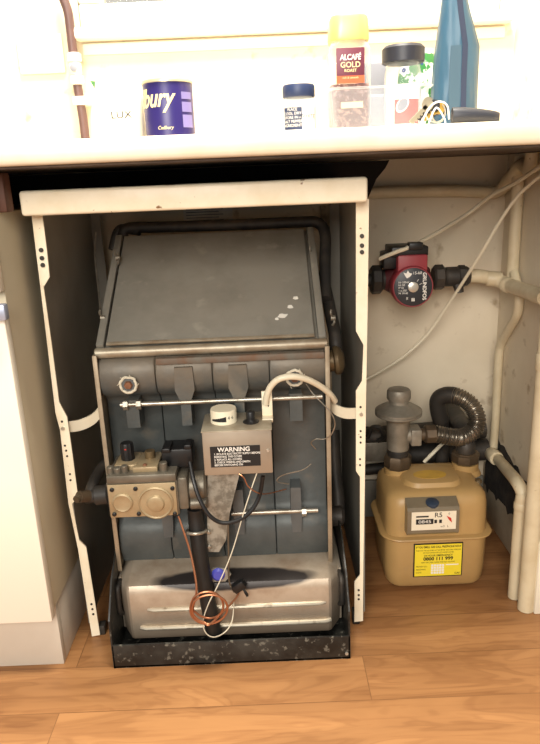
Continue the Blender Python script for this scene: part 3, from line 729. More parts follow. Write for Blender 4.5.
# lagged riser, white batten, paper label behind the boiler
q = A(327, 290, 1.42)
tag(MB().tube([A(328, 205, 1.46), A(329, 240, 1.46), A(327, 270, 1.455), A(325, 283, 1.45)], .017, 10, 6).build('lagged_riser', 'lag'), 'rough lagged pipe end hanging behind the right edge of the hood', 'pipe')
tag(MB().box(A(332, 260, 1.46).x, A(337, 260, 1.46).x, 1.455, 1.465, A(335, 278, 1.46).z, A(335, 232, 1.46).z, .002).build('white_batten', 'white'), 'short white upright batten on the wall inside the right casing panel', 'batten')
tag(MB().tube([A(320, 281, 1.44), A(335, 281, 1.44), A(348, 280, 1.46)], .011, 10).build('cross_pipe', 'darkiron'), 'short black level pipe behind the right of the hood', 'pipe')
l0, l1 = A(184, 224, 1.495), A(232, 208, 1.495)
lb = thing('paper_label', (l0.x, 1.497, l0.z), 'small printed white paper label on the wall above the hood', 'label')
MB().box(l0.x, l1.x, 1.4982, 1.4999, l0.z, l1.z).build('sheet', 'paper', lb)
tl = MB()
for k_ in range(5): tl.box(l0.x + .006, l1.x - .02 - .01 * (k_ % 2), 1.4978, 1.4982, l0.z + .005 + k_ * .006, l0.z + .0068 + k_ * .006)
tl.build('print', 'grey', lb)

# ================================================================== PUMP
PY = 1.33
c = A(413, 287, PY)
t = thing('circulation_pump', (c.x, 1.42, c.z), 'dark red central heating pump with round black face plate on the wall pipe', 'pump')
pc = V((c.x, PY, c.z)); ax = V((-.04, -1, .06)).normalized()
pzc = pc.z + .006
MB().lathe([(.034, -.075), (.041, -.060), (.0435, -.018), (.042, -.004), (.040, 0)], pc, ax, 40).build('motor_housing', 'pumpred', t)
fp = MB().lathe([(.0385, -.003), (.0385, .0012), (.0365, .002)], pc, ax, 40).build('face_plate', 'plate', t)
fr_ = ax.cross(V((0, 0, 1))).normalized() * -1; fr_ = V((0, 0, 1)).cross(ax).normalized() * 1
if fr_.x < 0: fr_ = -fr_
fu = fr_.cross(-ax) if False else (-ax).cross(fr_).normalized()
if fu.z < 0: fu = -fu
fo = pc + ax * .0022
MB().lathe([(.0105, 0), (.0105, .002), (.008, .003)], fo, ax, 24).lathe([(.003, .003), (.003, .0035)], fo, ax, 10).build('vent_screw', 'screw', fp)
tp = MB(); d_ = fr_ * .9 + fu * .0
tp.text('GRUNDFOS', fo + fr_ * .0225 + fu * .001, -fu, fr_, .0105, bold=.02, ext=.0002)
for k_ in range(5): tp.text(('Nr 59544', 'Hz 50', 'IP 42', '1 x 230', 'W 30-85')[k_], fo - fr_ * .030 + fu * (.010 - k_ * .0055), fr_, fu, .0055, align='LEFT', ext=.0002)
tp.text('III', fo + fu * -.026, fr_, fu, .009, ext=.0002, bold=.03).text('II', fo + fu * -.023 - fr_ * .012, fr_, fu, .008, ext=.0002).text('15-60', fo + fu * .028 + fr_ * .008, fr_, fu, .008, ext=.0002)
for a_ in (.6, 1.2, 2.6): tp.box(-.0004, .0004, -.0002, .0002, .0135, .019, 0, 2, Matrix.Translation(fo) @ Matrix.Rotation(a_, 4, 'Y'))
tp.build('lettering', 'ink', fp, smooth=0)
# torn white sticker
s0 = fo - fr_ * .011 + fu * .026
MB().prism([s0 + fr_ * a_ * .001 + fu * b_ * .001 for a_, b_ in ((-9, 4), (-3, 2), (0, 8), (3, 3), (9, 1), (4, -5), (-2, -8), (-6, -2))], ax * .0005).build('torn_sticker', 'ink', fp)
x0, x1 = A(397, 265, 1.35).x, A(427, 265, 1.35).x
zt0, zt1 = A(412, 274, 1.35).z, A(412, 254.5, 1.35).z
MB().box(x0, x1, 1.342, 1.42, zt0 - .02, zt1, .004).build('terminal_box', 'pumpred', t)
MB().box(x0 - .012, x1 + .002, 1.348, 1.425, zt1 - .004, zt1 + .016, .003).box(x0 - .026, x0 + .006, 1.36, 1.41, zt0 + .01, zt1 + .004, .003).build('terminal_lid', 'black', t)
c0, c1 = A(372, 284, 1.41), A(440, 280, 1.41)
MB().lathe([(.022, 0), (.028, .010), (.038, .025), (.044, .048), (.038, .07), (.028, .085), (.022, .095)], (A(384, 284, 1.405).x, 1.405, pzc), (1, 0, 0), 24).build('volute', 'volute', t)
xl_ = A(370, 284, 1.41).x
MB().lathe([(.026, 0), (.031, .004), (.031, .02), (.027, .024)], (xl_, 1.405, pzc), (1, 0, 0), 8).lathe([(.022, .024), (.022, .05)], (xl_, 1.405, pzc), (1, 0, 0), 20).build('union_nut', 'darkiron', t)
xr_ = A(432, 282, 1.41).x
MB().lathe([(.022, 0), (.027, .004), (.027, .020), (.022, .024)], (xr_, 1.405, pzc), (1, 0, 0), 8).build('union_nut', 'darkiron', t)
MB().tube([(CX1 + .004, 1.405, pzc), (xl_ + .006, 1.405, pzc)], .014, 14).build('inlet_pipe', 'darkiron', t)
x3 = A(447, 281, 1.41).x; x4 = A(466, 281, 1.41).x
vv = MB().lathe([(.016, 0), (.021, .006), (.021, .05), (.016, .056)], (x3 - .01, 1.405, pzc), (1, 0, 0), 20).lathe([(.020, 0), (.024, .003), (.024, .016), (.020, .019)], (x4 - .022, 1.405, pzc), (1, 0, 0), 8).cyl((x3 + .018, 1.405, pzc), (x3 + .024, 1.395, pzc - .034), .014, .009, n=8)
vv.build('isolating_valve', 'darkiron', t)

# ================================================================== PAINTED PIPES (right-hand corner)
G = 'painted pipes in the right-hand corner'


def pipe(pts, r, label, name='painted_pipe', m='pipe', extra=None, n=16, res=6, group=G):
    b = MB().tube(pts, r, n, res)
    o = b.build(name, m)
    tag(o, label, 'pipe', group)
    if extra:
        for (p, d, rr, L) in extra:
            e = MB().lathe([(rr - .001, -L / 2), (rr, -L / 2 + .002), (rr, L / 2 - .002), (rr - .001, L / 2)], p, d, 16)
            f = e.build('collar', m, o)
    return o


p1, p2, p3 = A(340, 194, 1.478), A(430, 191, 1.478), A(494, 192, 1.472)
pe = A(529, 160, 1.32); pe = V((pe.x, 1.32, WU - .030))
pipe([p1, p2, A(480, 191.5, 1.478), A(494, 192.5, 1.474), A(503, 188, 1.455), A(512, 176, 1.41), A(521, 165, 1.36), pe, V((pe.x + .002, 1.315, WU - .014)), V((pe.x + .002, 1.314, WU - .001))], .0125, 'cream pipe running level under the worktop then rising to it in the corner', extra=[(A(509, 180, 1.424), A(518, 168, 1.39) - A(506, 184, 1.44), .0145, .05)])
Yb = 1.39
pb = A(512, 275, Yb)
pipe([(pb.x, Yb, WU - .006), (pb.x, Yb, .75), pb, (pb.x, Yb, pb.z - .02)], .0125, 'cream upright pipe dropping from the worktop to the pump pipe in the corner')
pcs = [V((x4 - .006, 1.405, pzc)), A(478, 276, 1.405), A(494, 279, 1.40), A(509, 285, 1.37), A(526, 291, 1.27), A(545, 298, 1.17)]
pipe(pcs, .0145, 'thick cream pipe leading from the pump valve to the right-hand wall', extra=[(A(494, 279, 1.40), V((1, -.2, -.1)), .0165, .03), (A(508, 285, 1.372), V((.5, -1, -.1)), .0165, .02)])
dtop = A(541, 300, 1.12); dbt = AZ(525.5, 609, 0)
xd_ = (A(536, 450, 1.11).x); yd_ = 1.105
dx_ = dbt.x
pipe([(dx_, dbt.y, 0.001), (dx_, dbt.y, .3), (dx_ , dbt.y, .60), (dx_ + .004, dbt.y + .01, .66)], .0155, 'thickest cream pipe standing on the floor at the right edge', extra=[(V((dx_, dbt.y, .505)), V((0, 0, 1)), .0175, .03)])
kp = []
for x, y in ((514, 272), (517.5, 287), (519, 302), (516.5, 316), (508, 331), (501.5, 343), (499, 356), (496.5, 400), (493.5, 448)):
    q_ = AX(x, y, XR - .016); kp.append(q_ if q_.y < 1.445 else A(x, y, 1.445))
pipe(kp, .0095, 'thinner cream pipe with a kink, hanging down the corner behind the gas hose')
eb = AZ(514, 597, 0)
pipe([A(490, 452, 1.43), A(497, 458, 1.40), A(508, 471, 1.28), A(517, 482, eb.y + .03), V((eb.x + .002, eb.y, A(518, 495, eb.y).z)), V((eb.x, eb.y, .2)), V((eb.x, eb.y, .001))], .0125, 'cream pipe sloping forward along the skirting then bending down to the floor', extra=[(A(494, 456, 1.41), A(500, 462, 1.36) - A(490, 452, 1.43), .0165, .04), (V((eb.x + .001, eb.y, A(518, 506, eb.y).z)), V((0, 0, 1)), .0145, .016)])
# cables
tag(MB().tube([A(379, 259, 1.345), A(396, 252, 1.34), A(412, 246, 1.35), A(440, 231, 1.40), A(470, 212, 1.44), A(492, 195, 1.40), A(515, 183, 1.33), A(545, 163, 1.24)], .0042, 8).build('pump_cable', 'cable'), 'cream cable running from the pump terminal box up to the right-hand wall', 'cable')
tag(MB().tube([A(360, 382, 1.47), A(376, 374, 1.47), A(403, 357, 1.46), A(427, 335, 1.45), A(446, 308, 1.42), A(465, 279, 1.37), A(483, 250, 1.33), A(500, 221, 1.31), A(517, 197, 1.29), A(535, 180, 1.25), A(548, 172, 1.22)], .0034, 8).build('slack_cable', 'cable'), 'thin cream cable sagging across the wall below the pump to the right-hand wall', 'cable')
tag(MB().box(A(410, 248, 1.33).x, A(424, 244, 1.33).x, 1.335, 1.36, A(417, 250, 1.33).z, A(417, 243, 1.33).z, .002).build('cable_clip', 'black'), 'small black clip holding the pump cable above the pump', 'clip')

# ================================================================== GAS METER
mx, mhw = .3255, .1045
my0, my1 = 1.174, 1.345
mzr = A(435, 541, 1.162).z; mzt = .219


def rrect(cx, cy, hx, hy, r, z, n=7, bulge=0.):
    o = []
    for k_, (sx, sy) in enumerate(((1, 1), (-1, 1), (-1, -1), (1, -1))):
        for j in range(n):
            a_ = k_ * PI / 2 + PI / 2 * j / (n - 1)
            o.append((cx + sx * (hx - r) + r * math.cos(a_), cy + sy * (hy - r) + r * math.sin(a_), z))
    return o


mcy = (my0 + my1) / 2; mhy = (my1 - my0) / 2
t = meter = thing('gas_meter', (mx, mcy, 0), 'tan enamelled gas meter with yellow emergency label standing on the floor', 'gas meter')
MB().ring([rrect(mx, mcy, mhw - .022, mhy - .022, .02, .006), rrect(mx, mcy, mhw - .010, mhy - .010, .026, .007), rrect(mx, mcy, mhw - .004, mhy - .004, .03, .016), rrect(mx, mcy, mhw - .001, mhy - .001, .032, .045), rrect(mx, mcy, mhw, mhy, .032, mzr)]).build('lower_shell', 'meter', t)
MB().ring([rrect(mx, mcy, mhw - .001, mhy - .001, .032, mzr), rrect(mx, mcy, mhw - .002, mhy - .002, .032, mzt - .03), rrect(mx, mcy, mhw - .005, mhy - .005, .032, mzt - .014), rrect(mx, mcy, mhw - .014, mhy - .014, .028, mzt - .004), rrect(mx, mcy, mhw - .026, mhy - .026, .024, mzt - .001), rrect(mx, mcy, mhw - .04, mhy - .036, .02, mzt)]).build('upper_shell', 'meter', t)
MB().ring([rrect(mx, mcy, mhw + .009, mhy + .009, .04, mzr - .002), rrect(mx, mcy, mhw + .0105, mhy + .0105, .042, mzr), rrect(mx, mcy, mhw + .009, mhy + .009, .04, mzr + .002), rrect(mx, mcy, mhw + .001, mhy + .001, .034, mzr + .004)]).build('seam_rim', 'meterrim', t)
for sx in (-1, 1):
    for sy in (-1, 1):
        MB().cyl((mx + sx * .062, mcy + sy * .045, 0), (mx + sx * .062, mcy + sy * .045, .010), .010, .009, n=16).build('foot', 'meterrim', t)
# raised top pad with the worn oval label
pd = MB().ring([rrect(mx - .002, mcy - .01, .062, .045, .03, mzt - .002), rrect(mx - .002, mcy - .01, .056, .040, .03, mzt + .008), rrect(mx - .002, mcy - .01, .046, .032, .028, mzt + .010)]).build('top_pad', 'meter', t)
ol = MB(); q = [(mx - .004 + .034 * math.cos(a_), mcy - .014 + .020 * math.sin(a_), mzt + .0101) for a_ in [2 * PI * j / 28 for j in range(28)]]
ol.prism(q, (0, 0, .0006)).build('oval_label', 'oldyellow', pd)
# index window
yi = my0 - .024
ix0, ix1 = A(407.5, 518, yi).x, A(459.5, 518, yi).x
iz0, iz1 = A(436, 534.5, yi).z, A(436, 508, yi).z
ihz = A(436, 502, my0).z
idx = MB().prism([(ix0, my0 + .004, iz0 - .004), (ix0, yi + .003, iz0), (ix0, yi, iz0 + .004), (ix0, yi, iz1 - .006), (ix0, yi + .004, iz1), (ix0, my0 + .004, iz1 + .010)], (ix1 - ix0, 0, 0)).build('index_window', 'index', t, smooth=0)
fx0, fx1 = A(411.5, 522, yi).x, A(456, 520, yi).x
fz0, fz1 = A(434, 529.5, yi).z, A(434, 511.5, yi).z
fc = MB().box(fx0, fx1, yi - .0008, yi + .001, fz0, fz1).build('index_face', 'indexface', idx)
fw_, fh_ = fx1 - fx0, fz1 - fz0
zc = fz0 + fh_ * .46
dm = MB().box(fx0 + fw_ * .10, fx0 + fw_ * .49, yi - .0015, yi - .0008, zc - fh_ * .13, zc + fh_ * .15)
dm.box(fx0 + fw_ * .51, fx0 + fw_ * .57, yi - .0015, yi - .0008, zc - fh_ * .09, zc + fh_ * .09).box(fx0 + fw_ * .62, fx0 + fw_ * .68, yi - .0015, yi - .0008, zc - fh_ * .09, zc + fh_ * .09)
dm.box(fx0 + fw_ * .10, fx0 + fw_ * .38, yi - .0012, yi - .0008, zc + fh_ * .25, zc + fh_ * .33)
dm.text('R5', (fx0 + fw_ * .60, yi - .0008, fz0 + fh_ * .80), (1, 0, 0), (0, 0, 1), fh_ * .36, bold=.01)
dm.text('m3', (fx0 + fw_ * .70, yi - .0008, fz0 + fh_ * .17), (1, 0, 0), (0, 0, 1), fh_ * .16).text('L', (fx0 + fw_ * .82, yi - .0008, fz0 + fh_ * .17), (1, 0, 0), (0, 0, 1), fh_ * .16).text('0', (fx0 + fw_ * .84, yi - .0008, fz0 + fh_ * .86), (1, 0, 0), (0, 0, 1), fh_ * .16)
dm.build('index_print', 'inkblack', idx, smooth=0)
MB().text('0845', (fx0 + fw_ * .295, yi - .0016, zc + fh_ * .01), (1, 0, 0), (0, 0, 1), fh_ * .24, squeeze=1.35).build('index_digits', 'ink', idx, smooth=0)
nx, nz = fx0 + fw_ * .85, fz0 + fh_ * .55
MB().prism([(nx - .006, yi - .0012, nz + .008), (nx + .003, yi - .0012, nz + .003), (nx + .005, yi - .0012, nz - .007), (nx - .001, yi - .0012, nz - .001)], (0, -.0006, 0)).build('index_needle', 'red', idx)
c = A(432.5, 503, my0 - .012)
MB().lathe([(.013, -.004), (.013, .002), (.010, .004)], (c.x, my0 - .010, iz1 + .004), (0, -.25, 1), 20).build('seal_cap', 'seal', idx)
# emergency label
yl = my0 - .0006
ex0, ex1 = A(413.5, 560, yl).x, A(462.3, 560, yl).x
ez0, ez1 = A(438, 576, yl).z, A(438, 543, yl).z
el = MB().box(ex0, ex1, yl - .0008, yl + .002, ez0, ez1).build('emergency_label', 'labelblack', t)
ym = yl - .0012; b_ = .0022
MB().box(ex0 + b_, ex1 - b_, ym - .0004, yl, ez0 + b_, ez1 - b_).build('yellow_field', 'yellow', el)
ew, eh = ex1 - ex0, ez1 - ez0; exc = (ex0 + ex1) / 2
et = MB(); yt = ym - .0005
et.text('IF YOU SMELL GAS CALL FREEPHONE NOW', (exc, yt, ez1 - eh * .10), (1, 0, 0), (0, 0, 1), eh * .085, bold=.02, squeeze=.72)
et.text('TURN OFF THE GAS SUPPLY AT THE METER AND OPEN WINDOWS', (exc, yt, ez1 - eh * .20), (1, 0, 0), (0, 0, 1), eh * .055, squeeze=.72)
et.text('DO NOT SMOKE OR USE NAKED FLAMES', (exc, yt, ez1 - eh * .27), (1, 0, 0), (0, 0, 1), eh * .055, squeeze=.8)
et.text('24 HOUR EMERGENCY', (exc, yt, ez1 - eh * .355), (1, 0, 0), (0, 0, 1), eh * .075, bold=.015)
MB().text('0800 111 999', (exc, yt, ez1 - eh * .455), (1, 0, 0), (0, 0, 1), eh * .135, bold=.035, squeeze=1.05).build('phone_number', 'inkblack', el, smooth=0)
et.text('KEEP THIS LABEL CLEAN AND EASY TO READ', (exc, yt, ez1 - eh * .56), (1, 0, 0), (0, 0, 1), eh * .055, squeeze=.8)
ef = MB()
for k_ in range(3): ef.text(('METER NO', 'READING', 'DATE')[k_], (ex0 + ew * .05, yt, ez1 - eh * (.68 + .09 * k_)), (1, 0, 0), (0, 0, 1), eh * .06, align='LEFT')
ef.text('GAS', (ex1 - ew * .05, yt, ez0 + eh * .09), (1, 0, 0), (0, 0, 1), eh * .075, align='RIGHT', bold=.02)
et.build('lettering', 'inkblack', el, smooth=0); ef.build('form_lettering', 'inkblack', el, smooth=0)
gd = MB()
for r_ in range(4):
    for c_ in range(5):
        gd.box(ex0 + ew * (.36 + .055 * c_), ex0 + ew * (.405 + .055 * c_), yt - .0002, yt, ez0 + eh * (.09 + .075 * r_), ez0 + eh * (.15 + .075 * r_))
gd.box(ex0 + ew * .66, ex0 + ew * .92, yt - .0002, yt, ez0 + eh * .34, ez0 + eh * .37).build('number_boxes', 'ink', el)
# spigots and the right-hand outlet union
rx = A(398.5, 440, 1.285).x; ry = 1.29
sp = MB().lathe([(.032, 0), (.030, .006), (.027, .010), (.027, .024)], (rx - .001, ry, mzt - .014), (0, 0, 1), 24).build('spigot', 'meter', t)
ox = A(465.5, 455, 1.30).x
sp2 = MB().lathe([(.034, 0), (.031, .006), (.028, .010), (.028, .024)], (ox, 1.30, mzt - .014), (0, 0, 1), 24).build('spigot', 'meter', t)
MB().lathe([(.028, 0), (.030, .003), (.030, .018), (.026, .020), (.026, .022), (.0225, .023)], (ox, 1.30, mzt + .012), (0, 0, 1), 8).build('union_nut', 'ironnut', sp2)
c = A(478, 474, 1.24); MB().lathe([(.008, 0), (.007, .006), (.003, .007)], (c.x, 1.235, mzt - .007), (0, 0, 1), 8).build('test_plug', 'brass', t)

tag(MB().tube([(ox, 1.30, mzt + .034), (ox, 1.302, mzt + .050), (ox + .004, 1.335, mzt + .066), (ox + .012, 1.39, mzt + .066), (ox + .014, 1.475, mzt + .066)], .020, 14).build('outlet_pipe', 'darkiron'), 'black iron outlet pipe rising from the right-hand union of the gas meter', 'pipe', 'iron gas pipes behind the meter')

# ================================================================== GOVERNOR (regulator on the inlet)
t = thing('gas_governor', (rx, ry, mzt + .010), 'grey domed gas pressure governor screwed onto the left meter inlet', 'regulator')
z_ = lambda y: A(398, y, ry).z
MB().lathe([(.027, 0), (.029, .003), (.029, .024), (.026, .028)], (rx, ry, mzt + .0105), (0, 0, 1), 8).build('union_nut', 'ironnut', t)
zb0 = mzt + .038
MB().lathe([(.022, 0), (.022, .010), (.0205, .012), (.0205, .016)], (rx, ry, zb0), (0, 0, 1), 24).build('threaded_collar', 'darkiron', t)
MB().lathe([(.0225, 0), (.0235, .004), (.0235, .058), (.028, .068), (.034, .075)], (rx, ry, zb0 + .014), (0, 0, 1), 28).build('body', 'grey_alloy', t)
zd = zb0 + .086
prof = [(.030, 0), (.044, .003), (.0485, .006), (.0485, .009), (.0475, .010), (.0485, .011), (.0485, .015), (.044, .018), (.034, .024), (.024, .028), (.0205, .030), (.0205, .042)]
MB().lathe(prof, (rx, ry, zd), (0, 0, 1), 36).build('diaphragm_housing', 'grey_alloy', t)
MB().ring([[(rx + (.0235 + .001 * (j % 2)) * math.cos(2 * PI * j / 32) * s_, ry + (.0235 + .001 * (j % 2)) * math.sin(2 * PI * j / 32) * s_, zd + h) for j in range(32)] for s_, h in ((.95, .038), (1, .040), (1, .056), (.9, .060))]).build('cap', 'grey_alloy', t)
zo = A(430, 434, ry).z
oc = MB().cyl((rx + .015, ry, zo), (rx + .042, ry, zo), .017, n=20).box(rx + .024, rx + .046, ry - .019, ry + .019, zo - .019, zo + .017, .003).build('outlet_block', 'grey_alloy', t)
xh = A(444, 435, ry).x
MB().cyl((rx + .045, ry, zo), (rx + .060, ry, zo), .013, n=16).lathe([(.017, 0), (.020, .003), (.020, .022), (.017, .025)], (rx + .055, ry, zo), (1, 0, 0), 8).build('hose_union', 'ironnut', t)
# ---- corrugated hose
hs = thing('gas_hose', (xh, ry, zo), 'corrugated steel gas hose looping up behind the meter from the governor', 'hose')
path = [V((rx + .078, ry, zo)), A(452, 437, 1.29), A(463, 437, 1.295), A(474, 430, 1.305), A(477, 418, 1.315), A(471, 405, 1.33), A(459, 397, 1.345), A(447, 395, 1.36), A(439, 399, 1.37), A(438, 408, 1.375), A(441, 421, 1.38)]
pts, _ = cat(path, 14, 1)
nA = int(len(pts) * .64)
dense, _ = cat(pts[:nA + 1:4] + [pts[nA]], 14, 1)
MB().tube(dense, 1, 4, smooth=False) if False else None
acc = [0]
for i in range(1, len(dense)): acc.append(acc[-1] + (dense[i] - dense[i - 1]).length)
hb = MB(); k = len(dense)
# resample at even fine steps so each corrugation gets its crest
step = .0009; res_ = []; j = 0
for q_ in range(int(acc[-1] / step)):
    s_ = q_ * step
    while acc[j + 1] < s_: j += 1
    f_ = (s_ - acc[j]) / max(1e-9, acc[j + 1] - acc[j]); res_.append(dense[j].lerp(dense[j + 1], f_))
nr = len(res_)
hb.tube(res_, lambda u: .0178 + .0014 * math.sin(u * nr * step / .0058 * 2 * PI), 18, smooth=False)
hb.build('corrugated_tube', 'hose', hs)
MB().tube(pts[nA - 2::4] + [pts[-1]], .0185, 18, 4).build('sleeve', 'hosesleeve', hs)
# pipe work on the wall behind the meter
G2 = 'iron gas pipes behind the meter'
tag(MB().tube([A(441, 419, 1.38), A(443, 432, 1.39), A(443, 446, 1.40), V((A(442, 462, 1.402).x, 1.402, .2)), V((A(442, 462, 1.402).x, 1.402, .1)), V((A(442, 462, 1.402).x, 1.402, .0005))], .0150, 14).build('inlet_riser', 'darkiron'), 'black gas pipe below the free end of the corrugated hose', 'pipe', G2)
lvl = tag(MB().tube([A(352, 437, 1.455), A(380, 436, 1.455), A(430, 432, 1.455), A(484, 428, 1.455)], .024, 14).build('level_pipe', 'darkiron'), 'upper level black pipe along the wall behind the meter', 'pipe', G2)
tag(MB().tube([A(398, 455, 1.452), A(430, 453, 1.452), A(487, 449, 1.452)], .026, 14).build('level_pipe', 'darkiron'), 'fat black pipe low on the back wall behind the right meter union', 'pipe', G2)
tag(MB().box(A(356, 450, 1.44).x, A(394, 450, 1.44).x, 1.43, 1.468, A(376, 460, 1.44).z, A(376, 441, 1.44).z, .003).build('wall_block', 'grey_alloy'), 'grey box between the casing and the governor, low on the back wall', 'box')
tag(MB().tube([A(352, 471, 1.486), A(372, 469, 1.486), A(392, 467, 1.486), A(420, 466, 1.486)], .0135, 12).build('level_pipe', 'darkiron'), 'middle level black pipe left of the governor, below the grey box', 'pipe', G2)
tag(MB().tube([A(352, 491, 1.4945), A(372, 488, 1.4945), A(392, 486, 1.4945), A(440, 484, 1.4945)], .0052, 10).build('level_pipe', 'brass'), 'lowest and thinnest level pipe left of the meter, tarnished brass', 'pipe', G2)
tag(MB().tube([A(424, 462, 1.36), A(434, 452, 1.36), A(442, 444, 1.37), A(448, 438, 1.37)], .0042, 8).build('earth_wire', 'cable'), 'short pale earth wire behind the governor and hose', 'wire')
hv = (MB().tube([A(368, 437, 1.40), A(372, 428, 1.39), A(380, 428, 1.385), A(384, 436, 1.39), A(378, 441, 1.40)], .0055, 8).build('valve_handle', 'darkiron', lvl))
# dirt heaped on the skirting
dg = MB(); n = 26
L = []
for i in range(n):
    u = i / (n - 1); y_ = 1.17 + u * .31
    h_ = .020 + .034 * (noise.noise(V((i * .45, 3, 1))) * .5 + .5) + .05 * u
    L.append([(XR - .001, y_, .133), (XR - .001, y_, .135 + h_), (XR - .008 - .004 * noise.noise(V((i * .7, 1, 1))), y_, .137 + h_ * .7), (XR - .0175, y_, .134), (XR - .0175, y_, .115 - .05 * max(0, noise.noise(V((i * .8, 7, 2)))) - .03 * u)])
o = dg.ring(L).build('dirt', 'gunk'); o['label'] = 'black dirt heaped along the top of the right-hand skirting'; o['category'] = 'dirt'; o['kind'] = 'stuff'

# ================================================================== THINGS ON THE WORKTOP
E = WT + .0002


def base(px, py, Y): return A(px, py, Y).x


# ---- drinking chocolate tin
cx, cy, R = A(168, 100, 1.085).x, 1.09, .0378
zt_ = A(168, 77.5, 1.055).z
t = thing('chocolate_tin', (cx, cy, E), 'purple cocoa tin with pale gold script lettering on the worktop', 'tin')
MB().lathe([(R - .001, 0), (R, .001), (R, zt_ - E - .006), (R - .0005, zt_ - E - .005)], (cx, cy, E), (0, 0, 1), 48).build('body', 'purple', t)
MB().lathe([(R - .002, 0), (R + .0012, .0005), (R + .0012, .003), (R, .005), (R - .003, .0055), (R - .006, .0035)], (cx, cy, zt_ - .0055), (0, 0, 1), 48).build('lid', 'tinmetal', t)
zz = A(165, 100, 1.05).z
MB().text('Cadbury', (0, 0, zz + .003), (1, 0, 0), (0, 0, 1), .036, align='RIGHT', shear=.35, bold=.022, cyl=(cx, cy, R + .0004, .27), squeeze=.80).build('lettering', 'goldtext', t, smooth=0)
MB().text('Cadbury', (0, 0, E + .018), (1, 0, 0), (0, 0, 1), .007, shear=.3, cyl=(cx, cy, R + .0004, -.08)).build('small_lettering', 'goldtext', t, smooth=0)
bp_ = MB()
for k_, (z0_, z1_) in enumerate(((.058, .068), (.040, .054), (.018, .036))):
    n = 6; bo = [(cx + (R + .0004) * math.sin(.66 + .55 * j / n), cy - (R + .0004) * math.cos(.66 + .55 * j / n), E + z0_) for j in range(n + 1)]
    bp_.add(bo + [(x, y, E + z1_) for x, y, _ in bo], [(j, j + 1, n + 2 + j, n + 1 + j) for j in range(n)])
bp_.build('nutrition_panel', 'lilac', t)
# ---- white soap carton
x0, x1 = A(96, 100, 1.10).x, A(142, 100, 1.10).x
zc_ = A(118, 80, 1.10).z
t = thing('white_canister', ((x0 + x1) / 2, 1.13, E), 'white canister with LUX lettering left of the purple tin', 'canister')
cxx = (x0 + x1) / 2; RR = (x1 - x0) / 2
MB().ring([rrect(cxx, 1.125, RR * .94, .030, .012, E), rrect(cxx, 1.125, RR, .033, .014, E + .006), rrect(cxx, 1.125, RR, .033, .014, zc_ - .02), rrect(cxx, 1.125, RR * .9, .028, .012, zc_ - .012)]).build('body', 'white', t)
MB().ring([rrect(cxx, 1.125, RR * .86, .026, .012, zc_ - .0125), rrect(cxx, 1.125, RR * .86, .026, .012, zc_ - .002), rrect(cxx, 1.125, RR * .8, .022, .01, zc_)]).build('lid', 'white', t)
MB().text('LUX', (A(121, 115, 1.09).x, 1.0917, A(121, 115, 1.09).z), (1, 0, 0), (0, 0, 1),   .015, squeeze=1.15).build('lettering', 'inkblack', t, smooth=0)
c = A(92, 84, 1.09); MB().prism([(c.x - .003, 1.0925, c.z + .005), (c.x + .004, 1.0925, c.z + .004), (c.x + .002, 1.0925, c.z - .005)], (0, .004, 0)).build('green_tab', 'green', t)
# ---- small spice jar
cx, cy, R = A(299, 100, 1.05).x, 1.055, .0262
zj = A(299, 82.5, 1.03).z
t = thing('spice_jar', (cx, cy, E), 'small glass jar with navy lid and blue and white label', 'jar')
hj = zj - E
MB().lathe([(R - .003, 0), (R, .003), (R, hj - .028), (R * .93, hj - .022), (R * .84, hj - .018), (R * .84, hj - .012)], (cx, cy, E), (0, 0, 1), 36).build('glass_body', 'glass', t)
MB().lathe([(R - .004, 0), (R - .002, .002), (R - .002, hj - .034)], (cx, cy, E + .0015), (0, 0, 1), 30).build('contents', 'paper', t)
MB().lathe([(R * .90, 0), (R * .92, .001), (R * .92, .014), (R * .86, .0175), (R * .2, .018)], (cx, cy, zj - .018), (0, 0, 1), 36).build('lid', 'navy', t)


def wrap(cx, cy, R, a0, a1, z0, z1, n=10):
    b = MB(); bo = [(cx + R * math.sin(a0 + (a1 - a0) * j / n), cy - R * math.cos(a0 + (a1 - a0) * j / n), z0) for j in range(n + 1)]
    return b.add(bo + [(x, y, z1) for x, y, _ in bo], [(j, j + 1, n + 2 + j, n + 1 + j) for j in range(n)])


ll = wrap(cx, cy, R + .0004, -1.0, .1, E + .006, zj - .033).build('label', 'navy', t)
l2 = wrap(cx, cy, R + .0005, .1, .95, E + .006, zj - .031).build('label', 'ink', t)
tt = MB()
for k_ in range(6): tt.text(('INGREDIENTS', 'SALT PEPPER', 'STORE IN A', 'COOL DRY', 'PLACE', 'BEST BEFORE')[k_], (0, 0, E + .012 + .0055 * k_), (1, 0, 0), (0, 0, 1), .0055, cyl=(cx, cy, R + .0008, -.45))
tt.build('fine_print', 'ink', ll, smooth=0)
MB().text('WHITE', (0, 0, A(312, 116, 1.03).z), (1, 0, 0), (0, 0, 1), .0085, cyl=(cx, cy, R + .0009, .45)).build('lettering', 'inkblack', l2, smooth=0)
# ---- plastic tub
x0, x1 = A(327, 100, 1.0).x, A(436, 96, 1.0).x
zr_ = A(380, 85, 1.0).z
t = thing('plastic_tub', ((x0 + x1) / 2, 1.055, E), 'clear frosted plastic tub holding the coffee jars', 'tub')
tc_ = (x0 + x1) / 2; th_ = (x1 - x0) / 2
b = MB(); ty, thy = 1.062, .058
loops = [rrect(tc_, ty, th_ - .012, thy - .010, .014, E), rrect(tc_, ty, th_ - .010, thy - .008, .015, E + .002), rrect(tc_, ty, th_ - .005, thy - .004, .016, zr_ - .003), rrect(tc_, ty, th_, thy, .016, zr_ - .002), rrect(tc_, ty, th_, thy, .016, zr_), rrect(tc_, ty, th_ - .0065, thy - .0055, .016, zr_ - .001), rrect(tc_, ty, th_ - .0115, thy - .0095, .0145, E + .003)]
b.ring(loops).build('tub_body', 'tub', t)
Ei = E + .0034
